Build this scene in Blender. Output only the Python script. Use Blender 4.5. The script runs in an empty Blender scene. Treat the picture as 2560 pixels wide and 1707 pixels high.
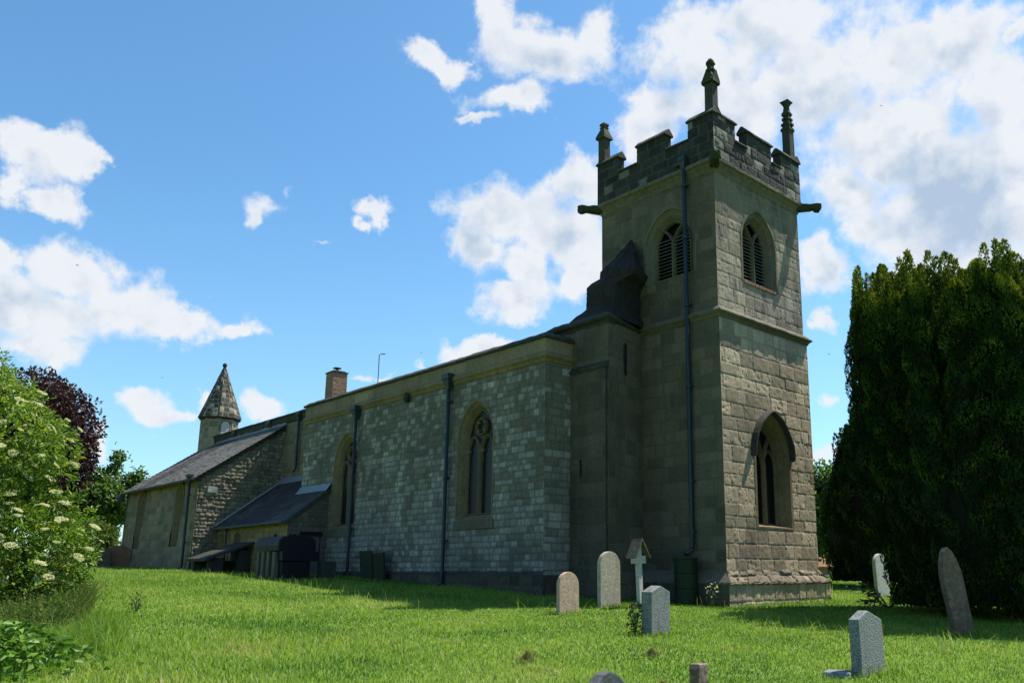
import bpy, bmesh, math, random
import numpy as np
from mathutils import Vector, Matrix
R = math.radians
scn = bpy.context.scene
COL = scn.collection
rnd = random.Random(7)

# ------------------------------------------------------------------ camera
cam_d = bpy.data.cameras.new('camera'); cam = bpy.data.objects.new('camera', cam_d); COL.objects.link(cam)
cam_d.sensor_width = 36.0
cam_d.lens = 2081.6 / 2560 * 36.0
cam_d.shift_x = -211.6 / 2560
cam_d.shift_y = 138.0 / 2560
cam_d.clip_start = 0.1; cam_d.clip_end = 3000
CAM = np.array([-14.3075, 19.269, 0.9664]); YAW, PITCH = -0.7801, 0.2063
cam.location = CAM
_f = Vector((math.cos(PITCH)*math.cos(YAW), math.cos(PITCH)*math.sin(YAW), math.sin(PITCH)))
cam.rotation_euler = _f.to_track_quat('-Z', 'Y').to_euler()
scn.camera = cam

# ------------------------------------------------------------------ light
SUN = Vector((-0.29, -1.0, 1.83)).normalized()        # direction towards the sun
sun_d = bpy.data.lights.new('sun', 'SUN'); sun = bpy.data.objects.new('sun', sun_d); COL.objects.link(sun)
sun_d.energy = 5.0; sun_d.angle = R(0.53); sun_d.color = (1.0, 0.95, 0.86)
sun.rotation_euler = (-SUN).to_track_quat('-Z', 'Y').to_euler()
scn.view_settings.view_transform = 'Standard'; scn.view_settings.look = 'None'
scn.view_settings.exposure = 0.75; scn.view_settings.gamma = 1.0
scn.view_settings.use_curve_mapping = False
scn.cycles.max_bounces = 6; scn.cycles.diffuse_bounces = 3; scn.cycles.glossy_bounces = 2
scn.cycles.transmission_bounces = 3; scn.cycles.transparent_max_bounces = 8
scn.cycles.caustics_reflective = False; scn.cycles.caustics_refractive = False

# ------------------------------------------------------------------ node helper
class NT:
    def __init__(s, tree): s.t = tree; s.n = tree.nodes; s.l = tree.links
    def put(s, sock, v):
        if v is None: return
        if isinstance(v, bpy.types.NodeSocket): s.l.new(v, sock)
        else:
            try: sock.default_value = v
            except Exception: sock.default_value = (v, v, v)
    def math(s, op, a, b=None, c=None, clamp=False):
        n = s.n.new('ShaderNodeMath'); n.operation = op; n.use_clamp = clamp
        s.put(n.inputs[0], a); s.put(n.inputs[1], b); s.put(n.inputs[2], c); return n.outputs[0]
    def vmath(s, op, a, b=None):
        n = s.n.new('ShaderNodeVectorMath'); n.operation = op
        s.put(n.inputs[0], a); s.put(n.inputs[1], b)
        return n.outputs['Value'] if op in ('LENGTH', 'DOT_PRODUCT') else n.outputs[0]
    def noise(s, vec, scale, detail=4, rough=.5, color=False, dist=0.0):
        n = s.n.new('ShaderNodeTexNoise'); s.put(n.inputs['Vector'], vec)
        n.inputs['Scale'].default_value = scale; n.inputs['Detail'].default_value = detail
        n.inputs['Roughness'].default_value = rough; n.inputs['Distortion'].default_value = dist
        return n.outputs['Color' if color else 'Fac']
    def ramp(s, fac, stops, interp='LINEAR'):
        n = s.n.new('ShaderNodeValToRGB'); e = n.color_ramp.elements; n.color_ramp.interpolation = interp
        while len(e) < len(stops): e.new(0.5)
        for el, (p, c) in zip(e, stops):
            el.position = p; el.color = (c, c, c, 1) if isinstance(c, (int, float)) else (*c, 1)
        s.put(n.inputs[0], fac); return n.outputs[0]
    def mix(s, fac, a, b, mode='MIX'):
        n = s.n.new('ShaderNodeMix'); n.data_type = 'RGBA'; n.blend_type = mode
        s.put(n.inputs[0], fac)
        for sock, v in ((n.inputs[6], a), (n.inputs[7], b)):
            if isinstance(v, tuple) and len(v) == 3: v = (*v, 1)
            s.put(sock, v)
        return n.outputs[2]
    def smooth(s, x, a, b):
        n = s.n.new('ShaderNodeMapRange'); n.interpolation_type = 'SMOOTHSTEP'
        s.put(n.inputs[0], x); n.inputs[1].default_value = a; n.inputs[2].default_value = b
        n.inputs[3].default_value = 0; n.inputs[4].default_value = 1; return n.outputs[0]
    def attr(s, name, out='Fac'):
        n = s.n.new('ShaderNodeAttribute'); n.attribute_name = name; return n.outputs[out]
    def objco(s):
        return s.n.new('ShaderNodeTexCoord').outputs['Object']
    def comb(s, x, y, z):
        n = s.n.new('ShaderNodeCombineXYZ'); s.put(n.inputs[0], x); s.put(n.inputs[1], y); s.put(n.inputs[2], z); return n.outputs[0]
    def sep(s, v):
        n = s.n.new('ShaderNodeSeparateXYZ'); s.put(n.inputs[0], v); return n.outputs
    def bump(s, h, strength=.5, dist=.02):
        n = s.n.new('ShaderNodeBump'); n.inputs['Strength'].default_value = strength
        n.inputs['Distance'].default_value = dist; s.put(n.inputs['Height'], h); return n.outputs[0]

# ------------------------------------------------------------------ world: sky and clouds
CLOUDS = [(-62.0,31.0,12.0,4.6,.82),(-70.5,22.5,7.5,6.5,1.35),(-55.0,32.5,7.0,3.4,.9),(-66.0,27.5,8.0,4.0,1.1),(-40.8,22.6,4.6,3.6,.85),(-11.0,15.2,5.5,2.2,.9),(-8.5,23.2,2.8,1.3,.8),(-41.0,34.2,5.2,2.0,.85),(-22.3,23.0,2.2,.8,.5),(-9.04,15.13,3.23,2.66,1),(-11.24,16.79,3.42,2.1,1),(-14.12,15.73,3.36,1.92,1),(-17.3,15.52,3.29,1.32,1),(-20.38,15.36,2.37,0.92,1),(-10.0,12.54,2.37,1.48,1),(-7.6,16.58,1.23,1.19,1),(-7.5,23.58,2.02,1.6,0.9),(-9.87,24.09,1.8,1.17,0.9),(-11.2,23.57,1.03,0.96,0.9),(-7.41,21.15,1.04,1.39,0.8),(-9.37,21.03,1.64,0.83,0.75),(-21.24,22.25,.8,1.0,0.66),(-23.46,23.98,1.27,0.67,0.45),(-28.7,23.9,1.35,.75,0.66),(-29.3,22.9,.7,.9,.6),(-28.05,22.63,1.12,0.61,0.8),(-25.4,21.03,1.08,0.41,0.6),(-32.01,33.38,1.92,1.13,1),(-33.48,33.01,1.94,0.81,1),(-37.3,35.58,2.33,2.2,1),(-40.33,34.47,4.35,2.25,1),(-44.68,35.3,2.86,2.11,1),(-38.42,31.4,3.78,1.26,1),(-36.18,30.21,1.62,0.53,0.9),(-37.35,23.77,3.33,2.67,1),(-36.47,21.72,2.51,1.43,1),(-39.31,20.97,3.63,2.17,1),(-38.12,18.44,3.11,1.46,1),(-42.77,22.21,3.02,3.43,1),(-43.39,25.93,3.07,1.95,1),(-43.74,19.88,2.21,1.75,1),(-49.96,31.31,3.58,1.83,1),(-48.29,29.49,2.93,2.14,1),(-52.34,34.05,4.87,2.98,1),(-57.24,34.15,5.31,3.17,1.1),(-60.22,31.26,4.51,3.26,1.2),(-55.43,30.18,5.3,2.35,1.1),(-66.3,31.62,3.92,2.9,1.1),(-70.6,31.77,4.18,2.57,1.1),(-72.97,28.78,3.24,3.08,1.1),(-67.27,26.57,5.84,3.06,1.3),(-71.03,23.03,5.65,3.82,1.4),(-62.81,25.08,2.87,2.4,1.1),(-64.34,22.15,2.24,1.63,0.9),(-74.09,31.44,1.51,1.04,0.9),(-60.71,20.02,2.03,1.91,1),(-60.19,16.06,1.09,1.03,0.7),(-61.02,10.66,1.06,0.75,0.7),(-16.18,9.65,2.16,1.1,0.9),(-17.42,9.17,1.46,0.85,0.9),(-18.93,10.16,0.7,0.92,0.8),(-22.37,10.42,2.39,1.05,1),(-36.08,14.83,3.66,1.12,0.9),(-31.49,13.94,0.94,0.58,0.7),(-29.65,12.85,0.98,0.43,0.6),(-13.79,7.1,0.76,1.07,0.8),(-16.42,19.26,0.62,0.36,0.35),(-59.71,7.4,1.12,0.72,0.7)]
SKY_STRENGTH = 0.11
def build_world():
    w = bpy.data.worlds.new('World'); scn.world = w; w.use_nodes = True
    t = NT(w.node_tree); t.n.clear()
    out = t.n.new('ShaderNodeOutputWorld'); bg = t.n.new('ShaderNodeBackground')
    sky = t.n.new('ShaderNodeTexSky'); sky.sky_type = 'NISHITA'; sky.sun_disc = False
    sky.sun_elevation = math.asin(SUN.z); sky.sun_rotation = math.atan2(SUN.x, SUN.y)
    sky.altitude = 50; sky.air_density = 1.0; sky.dust_density = 0.6; sky.ozone_density = 1.2
    co = t.n.new('ShaderNodeTexCoord').outputs['Generated']
    d = t.vmath('NORMALIZE', co)
    warp = t.vmath('MULTIPLY', t.vmath('SUBTRACT', t.noise(d, 13, 7, .62, color=True), (.5, .5, .5)), (6.0, 4.5, 0))
    x, y, z = t.sep(d)
    az = t.math('MULTIPLY', t.math('ARCTAN2', y, x), 57.2958)
    el = t.math('MULTIPLY', t.math('ARCSINE', z), 57.2958)
    base = t.vmath('ADD', t.comb(az, el, 0), warp)
    def field(p):
        f = 0.0
        for a, e, ra, re, wt in CLOUDS:
            q = t.vmath('MULTIPLY', t.vmath('SUBTRACT', p, (a, e, 0)), (1/ra, 1/re, 0))
            g = t.math('MULTIPLY_ADD', t.vmath('LENGTH', q), -0.75 * wt, 0.95 * wt)
            if f == 0.0: f = g
            else:
                n = t.n.new('ShaderNodeMath'); n.operation = 'SMOOTH_MAX'
                t.put(n.inputs[0], f); t.put(n.inputs[1], g); n.inputs[2].default_value = 0.15; f = n.outputs[0]
        return f
    nz = t.noise(d, 16, 12, .58)
    nz2 = t.noise(t.vmath('ADD', d, (-.005, -.010, .016)), 17, 5, .5)
    nz3 = t.noise(d, 17, 5, .5)
    nzl = t.noise(d, 6.5, 4, .5)
    F = field(base)
    # scattered cumulus over the rest of the sky (behind and beside the viewpoint)
    away = t.smooth(t.vmath('DOT_PRODUCT', d, (0.66, -0.66, 0.36)), .66, .5)
    gen = t.math('MULTIPLY', t.math('SUBTRACT', t.noise(d, 3.2, 5, .55), .57), 3.0)
    F = t.math('MAXIMUM', F, t.math('SUBTRACT', t.math('MULTIPLY', gen, away), t.math('MULTIPLY', t.math('SUBTRACT', 1, away), 2.0)))
    F = t.math('MULTIPLY_ADD', F, 1.35, -.12)
    dens = t.math('ADD', F, t.math('MULTIPLY', t.math('SUBTRACT', nz, .5), 2.1))
    thick = t.smooth(dens, .25, 1.1)
    Fu = field(t.vmath('ADD', base, (-1.1, 1.5, 0)))
    above = t.smooth(t.math('ADD', Fu, t.math('MULTIPLY', t.math('SUBTRACT', nz2, .5), 1.6)), .25, 1.25)
    relief = t.math('SUBTRACT', t.math('MULTIPLY', t.math('SUBTRACT', nz3, nz2), 2.0), t.math('MULTIPLY', t.smooth(F, 1.0, 1.9), .62))
    lit = t.math('ADD', t.math('MULTIPLY_ADD', above, -.80, 1.0), t.math('ADD', relief, t.math('MULTIPLY', t.math('SUBTRACT', nzl, .5), .9)), clamp=True)
    edge = t.math('MULTIPLY_ADD', lit, -.32, .86)
    cover = t.math('DIVIDE', t.math('SUBTRACT', dens, .06), edge, clamp=True)
    cover = t.math('MULTIPLY', t.math('MULTIPLY', cover, cover), t.math('MULTIPLY_ADD', cover, -2.0, 3.0))
    bright = t.mix(t.math('MULTIPLY', thick, t.math('SUBTRACT', 1.05, lit)), (4.75, 4.9, 5.1), (2.5, 3.15, 4.0))
    skyc = t.n.new('ShaderNodeHueSaturation'); skyc.inputs['Saturation'].default_value = 1.12
    skyc.inputs['Value'].default_value = 1.06; t.put(skyc.inputs['Color'], sky.outputs[0])
    # thin haze towards the horizon
    hz = t.math('MULTIPLY', t.smooth(el, 26, -2), .30)
    sk = t.mix(hz, t.mix(1.0, skyc.outputs[0], (.74, 1.0, 1.04, 1), 'MULTIPLY'), (2.7, 4.1, 5.4))
    col = t.mix(t.math('MULTIPLY', cover, .97), sk, bright)
    t.put(bg.inputs['Color'], col); bg.inputs['Strength'].default_value = SKY_STRENGTH
    t.l.new(bg.outputs[0], out.inputs[0])
    w.cycles.sampling_method = 'MANUAL'; w.cycles.sample_map_resolution = 512
build_world()

# ------------------------------------------------------------------ objects, names, labels
def link(o, parent=None):
    COL.objects.link(o)
    if parent is not None: o.parent = parent
    return o
def tag(o, label=None, cat=None, group=None, kind=None):
    if label: o['label'] = label
    if cat: o['category'] = cat
    if group: o['group'] = group
    if kind: o['kind'] = kind
    return o
def thing(name, label, cat, loc=(0, 0, 0), rotz=0, group=None):
    o = bpy.data.objects.new(name, None); o.empty_display_size = .2
    o.location = loc; o.rotation_euler = (0, 0, rotz); link(o)
    return tag(o, label, cat, group)
def mesh_np(name, verts, faces4, mat, parent=None, attrs=None, smooth=False):
    """verts (n,3), faces4 (m,3|4) int arrays -> one mesh object"""
    verts = np.asarray(verts, np.float32); faces = np.asarray(faces4, np.int32)
    me = bpy.data.meshes.new(name); k = faces.shape[1]
    me.vertices.add(len(verts)); me.vertices.foreach_set('co', verts.ravel())
    me.loops.add(faces.size); me.loops.foreach_set('vertex_index', faces.ravel())
    me.polygons.add(len(faces)); me.polygons.foreach_set('loop_start', np.arange(0, faces.size, k, dtype=np.int32))
    if smooth: me.polygons.foreach_set('use_smooth', np.ones(len(faces), bool))
    for an, av in (attrs or {}).items():
        at = me.attributes.new(an, 'FLOAT', 'POINT'); at.data.foreach_set('value', np.asarray(av, np.float32))
    me.update(calc_edges=True); me.validate()
    if mat: me.materials.append(mat)
    return link(bpy.data.objects.new(name, me), parent)
class MB:
    def __init__(s): s.v = []; s.f = []
    def add(s, vs, fs):
        b = len(s.v); s.v += [tuple(map(float, p)) for p in vs]; s.f += [tuple(b + i for i in f) for f in fs]; return s
    def box(s, x0, x1, y0, y1, z0, z1):
        return s.add([(x0,y0,z0),(x1,y0,z0),(x1,y1,z0),(x0,y1,z0),(x0,y0,z1),(x1,y0,z1),(x1,y1,z1),(x0,y1,z1)],
                     [(0,3,2,1),(4,5,6,7),(0,1,5,4),(1,2,6,5),(2,3,7,6),(3,0,4,7)])
    def loops(s, loops, close=True, cap0=True, cap1=True):
        n = len(loops[0]); b = len(s.v)
        for l in loops: s.v += [tuple(map(float, p)) for p in l]
        for i in range(len(loops) - 1):
            for j in range(n if close else n - 1):
                a = b + i*n + j; c = b + i*n + (j+1) % n
                s.f.append((a, c, c + n, a + n))
        if cap0: s.f.append(tuple(b + j for j in reversed(range(n))))
        if cap1: s.f.append(tuple(b + (len(loops)-1)*n + j for j in range(n)))
        return s
    def tube(s, pts, rad, n=8):
        pts = [Vector(p) for p in pts]; L = []
        for i, p in enumerate(pts):
            d = (pts[min(i+1, len(pts)-1)] - pts[max(i-1, 0)])
            d = d.normalized() if d.length > 1e-9 else Vector((0, 0, 1))
            a = d.cross(Vector((0, 0, 1)));
            if a.length < .05: a = d.cross(Vector((1, 0, 0)))
            a.normalize(); c = d.cross(a); r = rad[i] if isinstance(rad, (list, tuple)) else rad
            L.append([p + a*math.cos(2*math.pi*k/n)*r + c*math.sin(2*math.pi*k/n)*r for k in range(n)])
        return s.loops(L)
    def prism(s, poly, h0, h1, to):          # poly in 2D, extruded between h0,h1; to(a,b,h)->xyz
        return s.loops([[to(a, b, h0) for a, b in poly], [to(a, b, h1) for a, b in poly]])
    def lathe(s, prof, c, n=16):
        return s.loops([[(c[0]+r*math.cos(2*math.pi*k/n), c[1]+r*math.sin(2*math.pi*k/n), c[2]+z) for k in range(n)] for r, z in prof])
    def build(s, name, mat, parent=None, bevel=0, smooth=False, jitter=0, seg=1):
        me = bpy.data.meshes.new(name); me.from_pydata(s.v, [], s.f); me.update()
        bm = bmesh.new(); bm.from_mesh(me); bmesh.ops.recalc_face_normals(bm, faces=bm.faces)
        if bevel: bmesh.ops.bevel(bm, geom=list(bm.edges), offset=bevel, segments=seg, affect='EDGES', profile=.6)
        if jitter:
            for v in bm.verts: v.co += Vector((rnd.uniform(-1,1), rnd.uniform(-1,1), rnd.uniform(-1,1)))*jitter
        if smooth:
            for f in bm.faces: f.smooth = True
        bm.to_mesh(me); bm.free()
        if mat: me.materials.append(mat)
        return link(bpy.data.objects.new(name, me), parent)

# ------------------------------------------------------------------ numpy noise
def _hash(ix, iy, seed):
    h = (ix.astype(np.int64)*374761393 + iy.astype(np.int64)*668265263 + seed*1442695041) & 0x7fffffff
    h = ((h ^ (h >> 13))*1274126177) & 0x7fffffff
    return ((h ^ (h >> 16)) & 0xffff)/65535.0
def vnoise(x, y, seed=0):
    ix = np.floor(x); iy = np.floor(y); fx = x-ix; fy = y-iy
    fx = fx*fx*(3-2*fx); fy = fy*fy*(3-2*fy)
    a = _hash(ix, iy, seed); b = _hash(ix+1, iy, seed); c = _hash(ix, iy+1, seed); d = _hash(ix+1, iy+1, seed)
    return (a*(1-fx)+b*fx)*(1-fy)+(c*(1-fx)+d*fx)*fy
def fbm(x, y, seed=0, oct=4):
    s = 0; a = .5
    for i in range(oct): s = s + a*vnoise(x*2**i, y*2**i, seed+i*17); a *= .5
    return s
def sstep(x, a, b):
    t = np.clip((x-a)/(b-a), 0, 1); return t*t*(3-2*t)

# ------------------------------------------------------------------ ground height
KX = [-60,-14,0,4.25,9,15.5,24.5,34.6,60,200]; KZ = [-1.6,-.51,0,.26,.46,.78,.9,1.17,1.45,1.45]
def gz(x, y):
    x = np.asarray(x, float); y = np.asarray(y, float)
    z = sum(np.interp(x+o, KX, KZ) for o in (-1.5, -.5, .5, 1.5))/4
    z = z - .0062*np.clip(y, -30, 30)*np.interp(x, [0, 20], [1, 0])
    z = z + .10*np.exp(-((x-.8)**2+(y-3.0)**2)/2.2)              # low rise by the timber cross
    z = z - 1.5*sstep(-y, 24, 45)
    return z + .07*(fbm(x*.35, y*.35, 5, 3)-.45)
def gzs(x, y): return float(gz(np.array([x]), np.array([y]))[0])

# ------------------------------------------------------------------ materials
def new_mat(name):
    m = bpy.data.materials.new(name); m.use_nodes = True; t = NT(m.node_tree); t.n.clear()
    o = t.n.new('ShaderNodeOutputMaterial'); b = t.n.new('ShaderNodeBsdfPrincipled')
    t.l.new(b.outputs[0], o.inputs[0]); b.inputs['Specular IOR Level'].default_value = .25
    return m, t, b, o
def stone_mat(name, stops, mortar, stain=(.035,.035,.03), stain_amt=.6, lichen=.25, grain=16, wall=True, interp='LINEAR', streak=.5, bump=.5):
    m, t, b, o = new_mat(name)
    co = t.objco()
    n1 = t.noise(co, grain, 6, .65); n2 = t.noise(co, 1.1, 6, .65); n3 = t.noise(co, 55, 3, .6); n4 = t.noise(co, 5.0, 5, .7)
    if wall: fac = t.math('ADD', t.attr('tint'), t.math('MULTIPLY', t.math('SUBTRACT', n4, .5), .30))
    else: fac = t.math('ADD', t.math('MULTIPLY', t.math('SUBTRACT', n4, .5), 1.1), .5)
    c = t.ramp(fac, stops, interp)
    c = t.mix(1.0, c, t.ramp(n1, [(.25, .62), (.75, 1.28)]), 'MULTIPLY')
    c = t.mix(1.0, c, t.ramp(n3, [(.3, .84), (.7, 1.14)]), 'MULTIPLY')
    c = t.mix(1.0, c, t.ramp(t.noise(co, .55, 5, .6), [(.3, .74), (.7, 1.26)]), 'MULTIPLY')
    # dark crust and rain streaks, drawn out downwards
    st = t.noise(t.vmath('MULTIPLY', co, (2.6, 2.6, .45)), 1.0, 6, .7)
    sf = t.math('MULTIPLY', t.smooth(t.math('ADD', t.math('MULTIPLY', st, streak), t.math('MULTIPLY', n2, 1-streak)), .46, .68), stain_amt)
    c = t.mix(sf, c, stain)
    li = t.math('MULTIPLY', t.smooth(t.noise(co, 24, 3, .6), .66, .76), lichen)
    c = t.mix(li, c, (.42, .43, .38))
    li2 = t.math('MULTIPLY', t.smooth(t.noise(co, 7, 5, .7), .62, .74), lichen*.8)
    c = t.mix(li2, c, (.20, .17, .055))
    if wall: c = t.mix(t.math('MULTIPLY', t.attr('mortar'), .75), c, mortar)
    t.put(b.inputs['Base Color'], c); b.inputs['Roughness'].default_value = .92
    h = t.math('ADD', t.math('MULTIPLY', n1, .7), t.math('MULTIPLY', n3, .35))
    t.put(b.inputs['Normal'], t.bump(h, bump, .03))
    return m
def plain_mat(name, col, rough=.6, metal=0, var=.25, scale=9, spec=.3, bump=.15, col2=None, amt=.5):
    m, t, b, o = new_mat(name); co = t.objco(); n = t.noise(co, scale, 6, .65)
    c = t.mix(1.0, (*col, 1), t.ramp(n, [(.25, 1-var), (.75, 1+var)]), 'MULTIPLY')
    if col2: c = t.mix(t.math('MULTIPLY', t.smooth(t.noise(co, scale*.5, 6, .7), .48, .62), amt), c, col2)
    t.put(b.inputs['Base Color'], c); b.inputs['Roughness'].default_value = rough
    b.inputs['Metallic'].default_value = metal; b.inputs['Specular IOR Level'].default_value = spec
    t.put(b.inputs['Normal'], t.bump(n, bump, .02)); return m
def leaf_mat(name, stops, trans=.35, rough=.5, spec=.3):
    m, t, b, o = new_mat(name)
    c = t.ramp(t.math('ADD', t.attr('var'), t.math('MULTIPLY', t.math('SUBTRACT', t.noise(t.objco(), 1.6, 3, .6), .5), .5)), stops)
    t.put(b.inputs['Base Color'], c); b.inputs['Roughness'].default_value = rough; b.inputs['Specular IOR Level'].default_value = spec
    tr = t.n.new('ShaderNodeBsdfTranslucent'); t.put(tr.inputs[0], t.mix(1.0, c, (1.1, 1.15, .6, 1), 'MULTIPLY'))
    mx = t.n.new('ShaderNodeMixShader'); mx.inputs[0].default_value = trans
    t.l.new(b.outputs[0], mx.inputs[1]); t.l.new(tr.outputs[0], mx.inputs[2]); t.l.new(mx.outputs[0], o.inputs[0])
    return m
M = {}
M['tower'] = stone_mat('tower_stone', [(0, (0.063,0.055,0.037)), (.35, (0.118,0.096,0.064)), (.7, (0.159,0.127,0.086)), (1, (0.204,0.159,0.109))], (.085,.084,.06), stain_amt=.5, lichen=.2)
M['tower_west_lit'] = stone_mat('tower_west_lit_stone', [(0, (0.168,0.135,0.091)), (.35, (0.354,0.277,0.188)), (.7, (0.489,0.382,0.262)), (1, (0.624,0.487,0.336))], (.22,.20,.155), stain=(.05,.047,.04), stain_amt=.5, lichen=.15)  # tan stone, with sunlight put into the colour: far paler than north face
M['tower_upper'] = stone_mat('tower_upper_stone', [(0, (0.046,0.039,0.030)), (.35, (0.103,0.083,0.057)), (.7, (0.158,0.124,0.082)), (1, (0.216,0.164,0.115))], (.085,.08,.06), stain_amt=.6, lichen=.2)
M['belfry_west_lit'] = stone_mat('belfry_west_lit_stone', [(0, (0.070,0.061,0.048)), (.35, (0.204,0.168,0.116)), (.7, (0.342,0.278,0.194)), (1, (0.453,0.364,0.257))], (.15,.138,.11), stain=(.028,.028,.025), stain_amt=.85, lichen=.2)  # paler copy of the upper stone, the west sun put into its colour
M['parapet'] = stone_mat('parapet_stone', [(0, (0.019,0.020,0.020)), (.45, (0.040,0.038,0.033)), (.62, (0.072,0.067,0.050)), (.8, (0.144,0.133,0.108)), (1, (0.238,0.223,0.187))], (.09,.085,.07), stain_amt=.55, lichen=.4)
M['nave'] = stone_mat('nave_ashlar', [(0, (0.107, 0.096, 0.068)), (0.25, (0.151, 0.131, 0.094)), (0.42, (0.189, 0.166, 0.126)), (0.6, (0.235, 0.214, 0.178)), (0.8, (0.283, 0.258, 0.217)), (1, (0.365, 0.328, 0.271))], (.085,.084,.072), stain_amt=.55, lichen=.35, streak=.7)
M['rubble'] = stone_mat('rubble_stone', [(0, (0.080,0.071,0.049)), (.5, (0.182,0.155,0.106)), (1, (0.320,0.268,0.185))], (.09,.085,.065), stain_amt=.4, lichen=.3)
M['aisle'] = stone_mat('aisle_stone', [(0, (0.117,0.090,0.055)), (.5, (0.224,0.168,0.101)), (1, (0.318,0.242,0.152))], (.17,.15,.11), stain_amt=.5, lichen=.15)
M['vestry'] = stone_mat('vestry_stone', [(0, (0.124,0.080,0.034)), (.5, (0.250,0.167,0.070)), (1, (0.353,0.238,0.107))], (.16,.12,.07), stain_amt=.5, lichen=.1)
M['spire'] = stone_mat('spire_stone', [(0, (.022,.023,.024)), (.5, (.06,.058,.05)), (.72, (.12,.105,.075)), (1, (.30,.25,.165))], (.20,.18,.13), stain_amt=.3, lichen=.25)
M['spire_body'] = stone_mat('spire_body_stone', [(0, (.12,.11,.085)), (.5, (.26,.215,.145)), (1, (.38,.30,.195))], (.28,.24,.17), stain_amt=.25, lichen=.1)
M['trim'] = stone_mat('dressed_stone', [(0, (0.073,0.067,0.048)), (.5, (0.134,0.119,0.082)), (1, (0.190,0.164,0.108))], (.1,.1,.08), wall=False, lichen=.2, stain_amt=.5)
M['trim_tan'] = stone_mat('tan_dressed_stone', [(0, (0.114,0.087,0.047)), (.5, (0.205,0.152,0.083)), (1, (0.285,0.213,0.118))], (.1,.1,.08), wall=False, lichen=.15, stain_amt=.5)
M['trim_dark'] = stone_mat('dark_weathered_stone', [(0, (0.022,0.022,0.021)), (.5, (0.045,0.043,0.035)), (1, (0.098,0.090,0.068))], (.1,.1,.08), wall=False, lichen=.45, stain_amt=.5)
M['moss'] = stone_mat('mossy_stone', [(0, (.02,.022,.015)), (.5, (.035,.042,.022)), (1, (.05,.065,.025))], (.1,.1,.08), wall=False, lichen=.25, stain_amt=.5)
M['turret_roof'] = stone_mat('blackened_roof_stone', [(0, (0.024,0.021,0.020)), (.5, (0.053,0.042,0.037)), (1, (0.100,0.080,0.066))], (.05,.05,.045), stain_amt=.4, lichen=.2)
M['core'] = plain_mat('wall_core', (.10, .095, .075), .95)
M['pipe'] = plain_mat('pipe_paint', (.016, .028, .033), .5, 0, .2, 20, .4)
M['lead'] = plain_mat('sheet_lead', (.20, .21, .225), .5, .2, .3, 5, .4)
M['darklead'] = plain_mat('dark_lead', (.05, .05, .055), .6, 0, .3, 5, .4)
M['slate'] = stone_mat('roof_slate', [(0, (0.077,0.056,0.056)), (.4, (0.117,0.104,0.095)), (.8, (0.180,0.171,0.153)), (1, (0.243,0.234,0.211))], (.04,.038,.036), stain_amt=.25, lichen=.3, streak=.8)
M['slate_dark'] = stone_mat('vestry_slate', [(0, (0.040,0.021,0.025)), (.45, (0.046,0.033,0.037)), (.6, (0.057,0.052,0.051)), (1, (0.086,0.081,0.074))], (.02,.02,.02), stain_amt=.2, lichen=.08, streak=.8)
M['glass'] = plain_mat('leaded_glass', (.010, .011, .012), .35, 0, .3, 30, .2, .05)
M['louvre'] = plain_mat('louvre_timber', (.12, .112, .092), .85, 0, .3, 12)
M['void'] = plain_mat('dark_interior', (.008, .008, .008), .9)
M['brick'] = stone_mat('chimney_brick', [(0, (.17,.075,.042)), (.5, (.27,.125,.07)), (1, (.34,.18,.105))], (.24,.19,.14), stain_amt=.2, lichen=.1)
M['metal'] = plain_mat('dark_metal', (.03, .03, .032), .4, .6)
M['door'] = plain_mat('vestry_door_paint', (.13, .10, .11), .7)
M['tank'] = plain_mat('tank_plastic', (.005, .006, .010), .5, 0, .2, 4, .25, .03)
M['butt'] = plain_mat('butt_green', (.009, .026, .006), .6, 0, .35, 4, .25, .05, (.016,.010,.008), .8)
M['pink'] = stone_mat('pink_sandstone', [(0, (0.310,0.207,0.144)), (.5, (0.506,0.345,0.247)), (1, (0.644,0.460,0.333))], (.1,.1,.08), wall=False, lichen=.05, stain_amt=.35)
M['buff'] = stone_mat('buff_sandstone', [(0, (0.253,0.213,0.155)), (.5, (0.425,0.368,0.270)), (1, (0.552,0.483,0.368))], (.1,.1,.08), wall=False, lichen=.06, stain_amt=.4)
M['brownstone'] = stone_mat('streaked_brown_stone', [(0, (.07,.048,.036)), (.5, (.135,.094,.068)), (.7, (.20,.155,.12)), (1, (.42,.36,.30))], (.1,.1,.08), wall=False, lichen=.3, stain_amt=.5, streak=.9)
M['palestone'] = stone_mat('pale_stone', [(0, (.28,.28,.26)), (.5, (.42,.42,.39)), (1, (.5,.5,.47))], (.1,.1,.08), wall=False, lichen=.05, stain_amt=.2)
M['redstone'] = stone_mat('red_sandstone', [(0, (.15,.07,.04)), (.5, (.26,.125,.075)), (1, (.33,.19,.12))], (.1,.1,.08), wall=False, lichen=.2, stain_amt=.3)
M['slatestone'] = stone_mat('dark_slate_stone', [(0, (.05,.053,.055)), (.5, (.10,.105,.108)), (1, (.17,.175,.18))], (.1,.1,.08), wall=False, lichen=.1, stain_amt=.5, streak=.9)
def granite():
    m, t, b, o = new_mat('grey_granite'); co = t.objco()
    n = t.noise(co, 95, 2, .5); n2 = t.noise(co, 42, 4, .6)
    c = t.ramp(n, [(.32, (.06,.07,.07)), (.5, (.19,.20,.19)), (.66, (.37,.38,.36))])
    st = t.noise(t.vmath('MULTIPLY', co, (7, 7, .8)), 1.0, 5, .65)
    c = t.mix(t.math('MULTIPLY', t.smooth(st, .5, .68), .65), c, (.07,.085,.08))
    t.put(b.inputs['Base Color'], c); b.inputs['Roughness'].default_value = .75
    t.put(b.inputs['Normal'], t.bump(n2, .9, .03)); return m
M['granite'] = granite()
M['oldwood'] = plain_mat('weathered_timber', (.40, .39, .36), .8, 0, .3, 14)
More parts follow.
